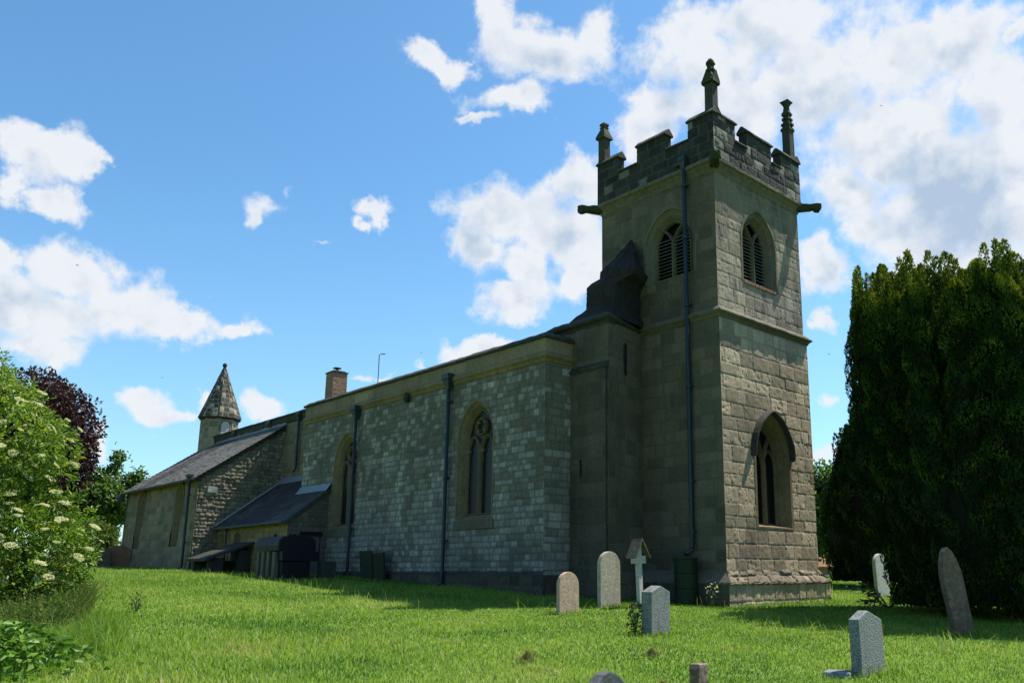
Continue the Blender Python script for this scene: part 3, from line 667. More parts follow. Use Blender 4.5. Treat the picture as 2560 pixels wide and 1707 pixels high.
# roof: set-in block, then a pyramid leaning on the tower
def troof():
    L = []; A = []
    def rect(x0, x1, y1, ch, z, xs=None):
        # plan: against the tower at the back, chamfered front corners
        n = 5; p = [(x0+.28, -.06), (x0, y1-ch), (x0+ch, y1), (x1-ch, y1), (x1, y1-ch), (x1, -.06)]
        out = []
        for i in range(5):
            a, b_ = p[i], p[i+1]; m = 7
            out += [(a[0]+(b_[0]-a[0])*k/m, a[1]+(b_[1]-a[1])*k/m, z) for k in range(m)]
        return out+[(*p[5], z)]
    L.append(rect(2.66, 4.72, 1.98, .12, 8.60)); L.append(rect(2.78, 4.66, 1.86, .2, 8.78)); L.append(rect(2.92, 4.18, 1.72, .3, 9.10)); L.append(rect(2.92, 4.16, 1.72, .3, 9.78))
    L.append(rect(2.82, 4.02, 1.52, .42, 10.02)); L.append(rect(2.62, 4.06, 1.38, .46, 10.16)); L.append(rect(2.58, 4.10, 1.34, .46, 10.36)); L.append(rect(2.64, 4.04, 1.26, .44, 10.44))
    L.append(rect(2.92, 3.84, .80, .30, 10.92)); L.append(rect(3.16, 3.62, .42, .14, 11.38)); L.append(rect(3.34, 3.44, .16, .03, 11.72))
    return L
TL_ = troof(); TL2 = []
for a_, b__ in zip(TL_[:-1], TL_[1:]):
    m_ = max(1, int(abs(b__[0][2]-a_[0][2])/.13)+1)
    for k in range(m_):
        pr_ = .03 if k == 0 and m_ > 1 else 0.0      # each course of stone slates oversails the one above
        TL2.append([tuple(Vector(p).lerp(Vector(q_), k/m_)) for p, q_ in zip(a_, b__)])
TL2.append(TL_[-1])
mb = MB(); mb.loops(TL2, close=False, cap0=False); mb.build('turret_roof', M['turret_roof'], church, jitter=.024)

# ---- nave ------------------------------------------------------------
NX0, NX1, NY = 4.25, 20.1, 3.09
wins = [(7.70, .95, 2.62, 5.2, 6.5), (16.32, .92, 2.62, 5.15, 6.42)]
def nmask(s, z):
    k = np.ones_like(s, bool)
    for c, w, z0, zs, za in wins: k &= ~in_arch(s+NX0, z, c, w, z0, zs, za)
    return k
def ntint(s, z, r):
    # paler refaced stone low down and in patches, olive weathering under the parapet
    n = vnoise(np.asarray(s)*.55, np.full_like(np.asarray(s, float), z)*.8, 77)
    pale = .78-.42*sstep(np.full_like(np.asarray(s, float), z), 3.6, 6.2)+.55*(n-.5)-.25*(z < .5)
    return np.where(r < pale, .48+.5*r/np.maximum(pale, .2)*.9, .36*r)
wall('nave_north_wall', M['nave'], church, (NX0, NY, 0), (1, 0, 0), (0, 1, 0), NX1-NX0, 7.3, rows=(.16, .24), bl=(.18, .42), res=.034, jd=.010, jw=.009, rough=.005, erode=.008, blockoff=.007,
     mask=nmask, seed=41, tintf=ntint)
wall('nave_west_return', M['nave'], church, (NX0, NY, -.2), (0, -1, 0), (-1, 0, 0), NY-1.98, 7.5, rows=(.18, .28), bl=(.3, .6), res=.034, jd=.010, rough=.005, erode=.008, seed=42, tintf=ntint)
wall('nave_plinth', M['tower_upper'], church, (NX0-.08, NY+.08, -.3), (1, 0, 0), (0, 1, 0), NX1-NX0, 1.16, rows=(.25, .35), bl=(.3, .7), res=.05, seed=43, rough=.015, erode=.02, tintf=lambda s, z, r: .35*r)
mb = MB(); mb.loops([[(x, NY+o, z) for x in (NX0-.08, NX1)] for o, z in ((.08, .855), (.09, .87), (-.02, .99))], close=False, cap0=False, cap1=False)
mb.box(NX0-.08, NX0+.02, 2.0, NY+.07, -.3, .86)
mb.build('nave_plinth_top', M['trim_dark'], church, jitter=.01)
for (c, w, z0, zs, za), lb in zip(wins, ('large pointed two-light nave window with quatrefoil tracery near the tower', 'pointed two-light nave window beside the vestry roof and a drainpipe')):
    window('nave_window', toN(NY), c, w, z0, zs, za, .28, .05, 'geo', M['trim_tan'], sill=.16, splay=.20, label=lb, zt=4.75, mull=.10)
    mb = MB(); mb.prism([(c-w-.12, z0-.34), (c+w+.12, z0-.34), (c+w+.10, z0-.03), (c-w-.10, z0-.03)], 0, 1, lambda a, b_, h: (a, NY-.1+h*.13, b_))
    sb = mb.build('window_sill', M['trim'], church, jitter=.006, bevel=.01)
# parapet band, string and coping of the nave
mb = MB(); n = 60
prof = [(-.02, 7.20), (.03, 7.24), (.05, 7.30), (.13, 7.38), (.13, 7.46), (.06, 7.52), (.05, 7.54)]
def run2(mb, prof, x0, x1, y, n):
    L = [[(x0-o+(x1-x0+o)*k/n, y+o, z) for k in range(n+1)]+[] for o, z in prof]
    Lw = [[(x0-o, 1.985+(y+o-1.985)*k/8, z) for k in range(9)] for o, z in prof]
    mb.loops([a[:-1]+b_ for a, b_ in zip(Lw, L)], close=False, cap0=False, cap1=False)
run2(mb, prof, NX0, NX1, NY, n); mb.build('nave_string_course', M['trim_tan'], church, jitter=.006)
wall('nave_parapet', M['aisle'], church, (NX0-.05, NY+.05, 7.53), (1, 0, 0), (0, 1, 0), NX1-NX0+.05, .42, rows=(.40, .42), bl=(.8, 1.5), res=.04, jd=.006, rough=.003, erode=.004, seed=44, tintf=lambda s, z, r: .3+.5*r)
wall('nave_parapet', M['aisle'], church, (NX0-.05, NY+.05, 7.53), (0, -1, 0), (-1, 0, 0), 1.15, .42, rows=(.40, .42), bl=(.8, 1.5), res=.04, jd=.006, rough=.003, erode=.004, seed=45, tintf=lambda s, z, r: .3+.5*r)
mb = MB(); mb.box(NX1-.25, NX1, 2.0, NY+.045, 7.2, 7.95); mb.box(NX0-.03, NX1-.26, NY-.3, NY+.035, 7.3, 7.945)
mb.build('nave_parapet_core', M['trim_tan'], church)
mb = MB(); run2(mb, [(-.3, 7.95), (.12, 7.95), (.13, 8.02), (.06, 8.07), (-.12, 8.19), (-.35, 8.10)], NX0, NX1+.08, NY, n)
mb.box(NX1+.07, NX1+.09, NY-.34, NY+.11, 7.96, 8.05)
mb.build('nave_coping', M['trim_dark'], church, jitter=.012)
# set-back north wall further east (above the aisle) with its own parapet
CY, CX1 = 2.0, 34.3
wall('clerestory_wall', M['aisle'], church, (NX1-.05, CY, 2), (1, 0, 0), (0, 1, 0), CX1-NX1, 6.2, rows=(.22, .34), bl=(.3, .7), res=.05, rough=.006, seed=46, tintf=lambda s, z, r: .1+.45*r)
mb = MB(); n = 44
mb.loops([[(NX1-.05+(CX1-NX1)*k/n, CY+o, z) for k in range(n+1)] for o, z in ((.0, 7.95), (.06, 8.02), (.06, 8.28), (.11, 8.30), (.11, 8.36), (-.1, 8.46), (-.35, 8.36))], close=False, cap0=False, cap1=False)
mb.build('clerestory_coping', M['trim_dark'], church, jitter=.012)
mb = MB()   # low lead roofs and the closing walls out of sight
mb.add([(NX0, NY-.1, 7.9), (NX1, NY-.1, 7.9), (NX1, -2.4, 8.45), (NX0, -2.4, 8.45)], [(0, 1, 2, 3)])
mb.add([(NX1, CY-.1, 8.2), (CX1, CY-.1, 8.2), (CX1, -2.4, 8.75), (NX1, -2.4, 8.75)], [(0, 1, 2, 3)])
mb.add([(NX0, -8, -.3), (CX1, -8, -.3), (CX1, -8, 7.6), (NX0, -8, 7.6)], [(0, 1, 2, 3)])
mb.add([(CX1, -8, -.3), (CX1, CY, -.3), (CX1, CY, 8.2), (CX1, -2.4, 8.75), (CX1, -8, 7.6)], [(0, 1, 2, 3, 4)])
mb.add([(NX0, -8, 7.6), (CX1, -8, 7.6), (CX1, -2.4, 8.75), (NX0, -2.4, 8.45)], [(0, 1, 2, 3)])
mb.add([(TL-.02, -8, -.3), (TL-.02, 1.9, -.3), (TL-.02, 1.9, 8.2), (TL-.02, -2.4, 8.4), (TL-.02, -8, 7.6)], [(0, 1, 2, 3, 4)])
mb.add([(NX1-.01, CY-.05, 2), (NX1-.01, NY-.02, 0), (NX1-.01, NY-.02, 7.9), (NX1-.01, CY-.05, 7.9)], [(0, 1, 2, 3)])
mb.build('nave_roof', M['darklead'], church)
pipe(9.13, NY+.13, 7.18, .50, .062, (.17, .42), 'drainpipe with a wide lead hopper between the two nave windows', brackets=(6.65, 4.05, 1.95, .95))
pipe(15.45, NY+.13, 6.98, .85, .058, (.17, .40), 'drainpipe with hopper crossing the edge of the farther nave window', brackets=(4.4, 2.6))
pipe(22.9, CY+.12, 8.0, 5.45, .055, (.13, .3), 'short drainpipe dropping onto the vestry roof', shoe=.1)
# carved head corbel under the nave parapet
mb = MB(); mb.lathe([(.05, -.2), (.12, -.14), (.15, -.02), (.13, .10), (.06, .16)], (11.86, NY+.08, 7.22), 8); mb.build('corbel_head', M['moss'], church, jitter=.03)
# chimney and vent pole
wall_k = dict(rows=(.075, .08), bl=(.21, .235), res=.025, jd=.004, jw=.005, rough=.002, erode=.001, blockoff=.002, wob=.001)
cx0, cx1, cy0, cy1 = 22.0, 22.74, .28, 1.0
W_ = wall('chimney', M['brick'], church, (cx0, cy1, 7.9), (0, -1, 0), (-1, 0, 0), cy1-cy0, 2.38, seed=51, **wall_k)
W_['label'] = 'square red-brown brick chimney rising behind the nave parapet'
wall('chimney_side', M['brick'], W_, (cx0, cy1, 7.9), (1, 0, 0), (0, 1, 0), cx1-cx0, 2.38, seed=52, **wall_k)
mb = MB(); mb.box(cx0+.02, cx1, cy0, cy1-.02, 7.9, 10.26); mb.build('chimney_core', M['core'], W_)
mb = MB(); mb.box(cx0-.04, cx1+.04, cy0-.04, cy1+.04, 10.28, 10.34); mb.box(cx0+.06, cx1-.06, cy0+.06, cy1-.06, 10.34, 10.40); mb.build('chimney_cap', M['trim_dark'], W_, bevel=.01)
mb = MB(); c_ = ((cx0+cx1)/2, (cy0+cy1)/2, 10.40); mb.lathe([(.05, 0), (.05, .10), (.10, .12), (.20, .15), (.19, .18), (.05, .20)], c_, 14); mb.build('chimney_cowl', M['metal'], W_)
mb = MB(); mb.tube([(16.95, 1.5, 8.0), (16.95, 1.5, 10.08), (16.88, 1.44, 10.10), (16.75, 1.33, 10.10)], .02, 6); mb.build('mast', M['metal'], church)
mb = MB(); mb.box(20.2, 21.7, .5, 1.2, 8.2, 8.92); mb.build('roof_hatch', M['trim_dark'], church, jitter=.04)

# ---- north aisle -----------------------------------------------------
AX0, AX1, AY, AZE, AZT = 24.5, 34.75, 5.8, 5.08, 7.88
lan = [(26.95, .52, 2.05, 4.25, 5.02), (32.4, .52, 2.05, 4.25, 5.02)]
def amask(s, z):
    k = np.ones_like(s, bool)
    for c, w, z0, zs, za in lan: k &= ~in_arch(s+AX0, z+.5, c, w, z0, zs, za)
    return k
def batter(P, s, z):
    P = P.copy(); P[..., 1] += .22*(1-np.clip(z/4.6, 0, 1)); return P
wall('aisle_north_wall', M['aisle'], church, (AX0, AY-.12, .5), (1, 0, 0), (0, 1, 0), AX1-AX0, AZE-.5, rows=(.24, .36), bl=(.3, .8), res=.045, rough=.007, erode=.008, seed=61, mask=amask, taper=batter, tintf=lambda s, z, r: .15+.6*r)
for c, w, z0, zs, za in lan:
    window('aisle_lancet', toN(AY-.06), c, w, z0, zs, za, .42, .08, 'plain', M['trim_tan'], sill=.15, splay=.20, label='narrow pointed lancet in the aisle wall '+('nearer the drainpipe' if c < 30 else 'at the far end'))
sla = (AZT-AZE)/(AY-CY)
wall('aisle_west_wall', M['rubble'], church, (AX0, AY, .3), (0, -1, 0), (-1, 0, 0), AY-CY, AZT-.3, rows=(.13, .22), bl=(.16, .42), res=.036, jd=.016, jw=.012, rough=.018, erode=.016, blockoff=.012, seed=62,
     mask=lambda s, z: z+.3 < AZE+.05+sla*s, wob=.03, tintf=lambda s, z, r: np.where((np.abs(s-.62) < .2) & (abs(z-4.2) < .16), 1, .2+.6*r))
mb = MB(); mb.box(AX0-.03, AX0+.2, 4.98, 5.38, 4.42, 4.68); mb.build('wall_plaque', M['palestone'], church, jitter=.012)
mb = MB(); mb.add([(AX1, AY, .3), (AX1, CY, .3), (AX1, CY, AZT), (AX1, AY, AZE)], [(0, 1, 2, 3)]); mb.build('aisle_east_wall', M['core'], church)
def slates(name, mat, x0, x1, y0, z0, y1, z1, seed, tintf):
    L = math.hypot(y0-y1, z1-z0); Zv = np.array([0, (y1-y0)/L, (z1-z0)/L]); Nv = np.array([0, (z1-z0)/L, (y0-y1)/L])
    return wall(name, mat, church, (x0, y0, z0), (1, 0, 0), Nv, x1-x0, L, Z=Zv, rows=(.20, .22), bl=(.25, .4), res=.04, jd=.006, jw=.006, rough=.003, erode=.0, blockoff=.004, lap=.03, seed=seed, tintf=tintf, edge=.01, wob=.004)
slates('aisle_roof', M['slate'], AX0-.12, AX1+.12, AY+.22, AZE-.06, CY+.02, AZT, 63, lambda s, z, r: .45+.4*r-.5*((np.abs(np.asarray(s)-7.4) < 1.1)))
mb = MB(); mb.add([(AX0-.12, AY+.22, AZE-.12), (AX1+.12, AY+.22, AZE-.12), (AX1+.12, CY, AZT-.06), (AX0-.12, CY, AZT-.06)], [(0, 1, 2, 3)])
for k in range(20):   # rough verge stones along the west gable
    t0 = k/20; y = AY+.18-(AY-CY+.1)*t0; z = AZE-.06+(AZT-AZE)*t0
    mb.box(AX0-.07, AX0+.22, y-.22, y, z-.10, z+.01+rnd.uniform(0, .03))
mb.build('aisle_verge', M['trim_dark'], church, jitter=.02)
mb = MB(); mb.loops([[(AX0-.05, CY+.015, 7.84), (AX0-.05, CY+.05, 8.08), (AX0-.05, CY+.005, 8.08)], [(33.2, CY+.015, 7.84), (33.2, CY+.05, 8.08), (33.2, CY+.005, 8.08)]])
mb.add([(AX0-.05, CY+.02, 7.93), (33.2, CY+.02, 7.93), (33.2, CY+.22, 7.79), (AX0-.05, CY+.22, 7.79)], [(0, 1, 2, 3)])
mb.build('lead_flashing', M['lead'], church, jitter=.008)
mb = MB(); mb.lathe([(.02, -.17), (.13, -.14), (.16, 0), (.13, .14), (.02, .17)], (26.2, CY+.16, 8.12), 8); mb.build('rainwater_outlet', M['darklead'], church, jitter=.02); mb = MB(); mb.lathe([(.02, -.17), (.1, -.14), (.12, 0), (.1, .14), (.02, .17)], (30.6, CY+.14, 8.2), 8)
mb.build('rainwater_outlet', M['darklead'], church, jitter=.02)
mb = MB(); mb.tube([(AX0-.1, AY+.24, AZE-.10), (AX1+.1, AY+.24, AZE-.13)], .06, 8); mb.box(AX1-.05, AX1+.2, AY+.1, AY+.42, AZE-.55, AZE-.12); mb.build('gutter', M['darklead'], church)
pipe(24.95, AY+.22, 4.95, 1.0, .06, (.13, .25), 'drainpipe near the corner of the north aisle', brackets=(4.3, 2.2), mat=M['pipe'])

# ---- spire turret at the far end --------------------------------------
SX, SY = 34.35, 1.55
def octw(name, r0, z0, r1, z1, mat, parent, seed, **k):
    objs = []
    for i in range(8):
        a0 = math.pi/8+i*math.pi/4; a1 = a0+math.pi/4
        p0 = np.array([SX+r0*math.cos(a0), SY+r0*math.sin(a0), z0]); p1 = np.array([SX+r0*math.cos(a1), SY+r0*math.sin(a1), z0])
        q0 = np.array([SX+r1*math.cos(a0), SY+r1*math.sin(a0), z1])
        S = p1-p0; sm = np.linalg.norm(S); S /= sm; mid = (p0+p1)/2; N = np.array([math.cos(a0+math.pi/8), math.sin(a0+math.pi/8), 0.])
        topmid = np.array([SX, SY, 0])+N*r1*math.cos(math.pi/8)+np.array([0, 0, z1]); Zv = topmid-mid; zl = np.linalg.norm(Zv); Zv /= zl
        Nn = np.cross(S, Zv); Nn = Nn if Nn@N > 0 else -Nn
        f = r1/r0
        def tp(P, s, z, sm=sm, S=S, f=f, zl=zl):
            return P+((s-sm/2)*((f-1)*z/zl))[..., None]*S
        objs.append((p0, S, Nn, sm, zl, Zv, tp, i))
    first = None
    for p0, S, Nn, sm, zl, Zv, tp, i in objs:
        o = wall(name, mat, parent if first is None else first, p0, S, Nn, sm, zl, Z=Zv, taper=tp, seed=seed+i, res=.04, **k)
        if first is None: first = o
    return first
bt = octw('spire_turret', 1.0, 6.3, 1.0, 9.55, M['spire_body'], church, 71, rows=(.3, .36), bl=(.35, .6), rough=.004, tintf=lambda s, z, r: .2+.7*r)
bt['label'] = 'octagonal tan stone turret with a slatted opening at the far end of the roof'
sp = octw('spire_cone', 1.17, 9.5, .09, 12.50, M['spire'], church, 81, rows=(.26, .32), bl=(.3, .45), rough=.005, tintf=lambda s, z, r: np.where(r > .84, .95, .62*r))
sp['label'] = 'dark and buff chequered conical stone spire with a ball finial'
mb = MB(); mb.lathe([(1.0, 9.38), (1.10, 9.42), (1.19, 9.47), (1.17, 9.52), (.9, 9.53)], (SX, SY, 0), 8)
mb.build('spire_eaves', M['trim_dark'], church); 
mb = MB(); mb.lathe([(.09, 12.46), (.07, 12.54), (.09, 12.57), (.115, 12.62), (.125, 12.68), (.11, 12.75), (.05, 12.80)], (SX, SY, 0), 14); mb.build('ball_finial', M['trim_dark'], church, smooth=True)
aw = math.radians(157.5+22.5)
for ang in (math.radians(180), math.radians(90+0)):
    ca, sa = math.cos(ang), math.sin(ang); rr = .93
    to = lambda s, z, d, ca=ca, sa=sa: (SX+ca*(rr-d)-sa*s, SY+sa*(rr-d)+ca*s, z)
    if abs(ang-math.pi/2) < .1: continue
    mb = MB(); bar(mb, arch(.26, 8.2, 9.0, 9.27, 6), .09, -.03, .06, to, True); fr = mb.build('turret_opening', M['trim_tan'], church)
    mb = MB(); mb.prism(arch(.25, 8.2, 9.0, 9.25, 6), -.012, .03, lambda a, b_, d: to(a, b_, d)); mb.build('slatted_shutter', M['oldwood'], fr)

# ---- vestry ----------------------------------------------------------
VX0, VX1, VY, VZE = 17.5, 24.5, 4.75, 2.98
vs = .757
vw = [(22.3, .36, 1.6, 2.25, 2.62), (24.05, .34, 1.1, 2.25, 2.64)]
wall('vestry_north_wall', M['vestry'], church, (VX0, VY, .3), (1, 0, 0), (0, 1, 0), VX1-VX0, VZE-.3, rows=(.16, .26), bl=(.2, .5), res=.04, rough=.006, seed=91,
     mask=lambda s, z: ~(in_arch(s+VX0, z+.3, *[vw[0][i] for i in (0, 1)], *vw[0][2:]) | in_arch(s+VX0, z+.3, vw[1][0], vw[1][1], *vw[1][2:])), tintf=lambda s, z, r: .2+.6*r)
for c, w, z0, zs, za in vw:
    window('vestry_window', toN(VY), c, w, z0, zs, za, .22, .05, 'plain' if c > 23 else 'glassonly', M['trim_tan'], sill=.05, splay=.08,
           label='small arched '+('blocked recess' if c > 23 else 'dark window')+' in the vestry wall')
def vtop(y): return VZE+(VY-y)*vs
wall('vestry_west_wall', M['rubble'], church, (VX0, VY, .3), (0, -1, 0), (-1, 0, 0), VY-NY+.02, 4.3, rows=(.14, .24), bl=(.2, .5), res=.04, rough=.008, seed=92,
     mask=lambda s, z: (z+.3 < VZE+vs*s) & ~((np.abs(s-1.0) < .40) & (z+.3 < 2.35)), tintf=lambda s, z, r: .2+.35*r)
mb = MB(); mb.box(VX0+.10, VX0+.14, 3.34, 4.16, .5, 2.36); dr = mb.build('vestry_door', M['door'], church); mb = MB(); mb.box(VX0-.02, VX0+.12, 3.28, 4.22, 2.35, 2.50); mb.build('lintel', M['void'], dr)
slates('vestry_roof', M['slate_dark'], VX0-.14, NX1, VY+.22, vtop(VY+.22)+.05, NY+.01, vtop(NY)+.06, 93, lambda s, z, r: .6+.4*r-.35*(np.asarray(s)+z*.9 > 2.0))
slates('vestry_roof', M['slate_dark'], NX1+.004, VX1-.01, VY+.22, vtop(VY+.22)+.05, CY+.01, vtop(CY)+.06, 94, lambda s, z, r: .28*r+.22+.3*((np.asarray(s) > 2.2) & (r > .6)))
mb = MB(); mb.add([(VX0-.14, VY+.22, vtop(VY+.22)), (VX1, VY+.22, vtop(VY+.22)), (VX1, CY, vtop(CY)), (NX1, CY, vtop(CY)), (NX1, NY, vtop(NY)), (VX0-.14, NY, vtop(NY))], [(0, 1, 2, 3, 4, 5)])
mb.loops([[(VX0-.14, VY+.22, vtop(VY+.22)-.06), (VX0-.14, VY+.22, vtop(VY+.22)+.04), (VX0-.1, VY+.22, vtop(VY+.22)+.04), (VX0-.1, VY+.22, vtop(VY+.22)-.06)], [(VX0-.14, NY+.01, vtop(NY)-.06), (VX0-.14, NY+.01, vtop(NY)+.04), (VX0-.1, NY+.01, vtop(NY)+.04), (VX0-.1, NY+.01, vtop(NY)-.06)]])
mb.build('vestry_roof_deck', M['darklead'], church)
mb = MB()
mb.add([(VX0-.14, NY+.03, vtop(NY)+.24), (NX1+.02, NY+.03, vtop(NY)+.24), (NX1+.02, NY+.24, vtop(NY+.24)+.105), (VX0-.14, NY+.24, vtop(NY+.24)+.105)], [(0, 1, 2, 3)])
mb.add([(NX1+.03, CY+.03, vtop(CY)+.24), (VX1, CY+.03, vtop(CY)+.24), (VX1, CY+.24, vtop(CY+.24)+.105), (NX1+.03, CY+.24, vtop(CY+.24)+.105)], [(0, 1, 2, 3)])
mb.build('lead_flashing', M['lead'], church, jitter=.006)
mb = MB(); mb.tube([(VX1-.06, VY+.2, vtop(VY+.2)+.10), (VX1-.06, CY, vtop(CY)+.11)], .05, 6); mb.build('lead_flashing', M['lead'], church)
mb = MB(); mb.tube([(VX0-.12, VY+.27, 2.83), (VX1, VY+.27, 2.80)], .055, 8); mb.build('gutter', M['darklead'], church)
pipe(23.25, VY+.12, 2.78, .95, .05, None, 'drainpipe between the two vestry windows', mat=M['darklead'])
# lean-to coal store against the vestry
mb = MB()
mb.box(20.7, 20.85, 6.25, 6.45, .5, 1.45); mb.box(20.7, 22.5, 4.76, 4.9, .5, 1.9); mb.box(22.2, 22.4, 4.9, 6.45, .5, 1.4); mb.box(20.7, 20.9, 4.9, 5.25, .5, 1.8); mb.box(20.7, 20.86, 5.85, 6.25, .5, 1.5)
mb.build('coal_store', M['trim_dark'], church, jitter=.01)
mb = MB(); mb.loops([[(20.5, 6.65, 1.36), (22.6, 6.65, 1.36), (22.6, 6.65, 1.46), (20.5, 6.65, 1.46)], [(20.5, 4.76, 2.06), (22.6, 4.76, 2.06), (22.6, 4.76, 2.16), (20.5, 4.76, 2.16)]]); mb.build('coal_store_roof', M['trim_dark'], church, jitter=.012)
# ==================================================================== GROUND
def ground():
    xs = np.unique(np.concatenate([np.linspace(-400, -40, 25), np.linspace(-40, 60, 260), np.linspace(60, 500, 30)]))
    ys = np.unique(np.concatenate([np.linspace(-500, -60, 30), np.linspace(-60, 40, 260), np.linspace(40, 400, 25)]))
    X, Y = np.meshgrid(xs, ys); Z = gz(X, Y)
    idx = np.arange(X.size).reshape(X.shape)
    F = np.stack([idx[:-1, :-1], idx[:-1, 1:], idx[1:, 1:], idx[1:, :-1]], -1).reshape(-1, 4)
    m, t, b, o = new_mat('lawn_soil'); co = t.objco()
    n = t.noise(co, .35, 6, .6); n2 = t.noise(co, 7, 6, .7); n3 = t.noise(co, 40, 3, .6)
    c = t.ramp(n, [(.3, (.09, .175, .014)), (.5, (.135, .225, .02)), (.7, (.19, .245, .035))])
    c = t.mix(1.0, c, t.ramp(n2, [(.25, .55), (.75, 1.35)]), 'MULTIPLY')
    c = t.mix(1.0, c, t.ramp(n3, [(.3, .65), (.7, 1.3)]), 'MULTIPLY')
    t.put(b.inputs['Base Color'], c); b.inputs['Roughness'].default_value = .95
    t.put(b.inputs['Normal'], t.bump(t.math('ADD', n2, n3), .8, .05))
    g_ = mesh_np('ground', np.stack([X, Y, Z], -1).reshape(-1, 3), F, m, smooth=True); g_['kind'] = 'structure'
ground()
# places no grass grows: inside the church
def on_church(x, y):
    k = (x > -.25) & (x < TL) & (y < .25) & (y > -TW-.25)
    k |= (x > 2.6) & (x < 5.3) & (y < 2.0) & (y > -1)
    k |= (x > NX0-.05) & (x < NX1) & (y < NY+.1) & (y > -8)
    k |= (x > NX1) & (x < AX1) & (y < CY) & (y > -8)
    k |= (x > VX0) & (x < VX1) & (y < VY) & (y > 0)
    k |= (x > AX0) & (x < AX1) & (y < AY+.15) & (y > 0)
    k |= (x > 14.4) & (x < 16.5) & (y > 4.9) & (y < 6.5)
    return k
def grass_blades(P, H, W, g, lean=.45):
    n = len(P); a = g.uniform(0, 2*np.pi, n); l = np.abs(g.normal(0, lean, n))+.1
    d = np.stack([np.cos(a), np.sin(a), np.zeros(n)], -1); b = a+np.pi/2+g.normal(0, .5, n)
    w = np.stack([np.cos(b), np.sin(b), np.zeros(n)], -1)*W[:, None]*.5
    up = np.array([0, 0, 1.])
    m = P+up*(H*.55)[:, None]+d*(H*l*.35)[:, None]; tip = P+up*(H*.92)[:, None]+d*(H*l)[:, None]
    V = np.stack([P-w, P+w, m+w*.8, m-w*.8, tip], 1).reshape(-1, 3)
    i = np.arange(n)*5
    F = np.concatenate([np.stack([i, i+1, i+2], -1), np.stack([i, i+2, i+3], -1), np.stack([i+3, i+2, i+4], -1)])
    return V, F
def grass():
    g = np.random.default_rng(5); fx, fy = math.cos(YAW), math.sin(YAW)
    n = 520000
    dp = np.sqrt(g.uniform(8.0**1.25, 52.0**1.25, n)**(2/1.25)); ang = g.uniform(-.50, .66, n)   # angle to the left positive
    dp = (g.uniform(8.0**1.15, 50.0**1.15, n))**(1/1.15)
    lat = dp*np.tan(ang)
    x = CAM[0]+fx*dp-fy*lat; y = CAM[1]+fy*dp+fx*lat
    keep = ~on_church(x, y); x, y, dp = x[keep], y[keep], dp[keep]
    # tufts: pull blades towards clump centres
    patch = fbm(x*.5, y*.5, 3, 4); tall = fbm(x*.16+7, y*.16, 9, 3)
    left = sstep(x*.62+y*.78, 13.5, 18.5)
    H = .040+.035*patch+.05*sstep(tall, .52, .68)+.08*left
    near_wall = np.exp(-np.clip(np.minimum.reduce([np.abs(y-NY)+10*(x < 4), np.hypot(np.clip(np.abs(x-2.3)-2.6, 0, 9), np.clip(np.abs(y+2.4)-2.6, 0, 9))]), 0, 9)/.35)
    H = H+.07*near_wall
    for sx_, sy_ in ((.27, 5.78), (.82, 3.86), (-3.78, 7.32), (-8.62, 8.55), (-7.22, 1.95), (.25, -9.55), (.19, 3.38), (-9.05, 12.7), (-8.42, 13.3)):
        H = H+.085*np.exp(-((x-sx_)**2+((y-sy_)*.75)**2)/.10)      # the mower does not reach round the stones
    H = H*g.uniform(.55, 1.5, len(x)); W = (.0075+.00042*dp)*g.uniform(.6, 1.4, len(x))
    P = np.stack([x, y, gz(x, y)-.01], -1)
    V, F = grass_blades(P, H, W, g, .55)
    var = np.clip(.42+1.05*(patch-.47)+0.3*(fbm(x*.18+3, y*.18, 29, 3)-.44)+g.normal(0, .13, len(x))-.02*left+.10*sstep(-x*.7-y*.1, 2, 9), 0, 1)
    dry = g.random(len(x)) < .035+.05*sstep(patch, .55, .7); var[dry] = g.uniform(.9, 1, dry.sum())
    M['grass'] = leaf_mat('grass_blade', [(0, (.052,.122,.018)), (.3, (.125,.235,.028)), (.55, (.205,.308,.046)), (.8, (.275,.350,.075)), (.93, (.31,.32,.08)), (1, (.42,.36,.20))], .45, .5, .25)
    o = mesh_np('grass', V, F, M['grass'], None, {'var': np.repeat(var, 5)})
    tag(o, 'bright green churchyard grass, tufted and unevenly mown', 'grass', kind='stuff')
    # long flowering grass stalks
    m = 5200
    dp = g.uniform(12, 40, m); lat = dp*np.tan(g.uniform(-.48, .6, m)); x = CAM[0]+fx*dp-fy*lat; y = CAM[1]+fy*dp+fx*lat
    k = ~on_church(x, y) & ((fbm(x*.3, y*.3, 19, 3) > .52) | (np.abs(y-5.5-.16*x) < .8)); x, y, dp = x[k], y[k], dp[k]
    V, F = grass_blades(np.stack([x, y, gz(x, y)], -1), g.uniform(.18, .36, len(x)), .006+.0003*dp, g, .5)
    o = mesh_np('long_grass', V, F, M['grass'], None, {'var': np.repeat(g.uniform(.6, 1, len(x)), 5)})
    tag(o, 'longer seeding grass stalks standing above the mown sward', 'grass', kind='stuff')
grass()

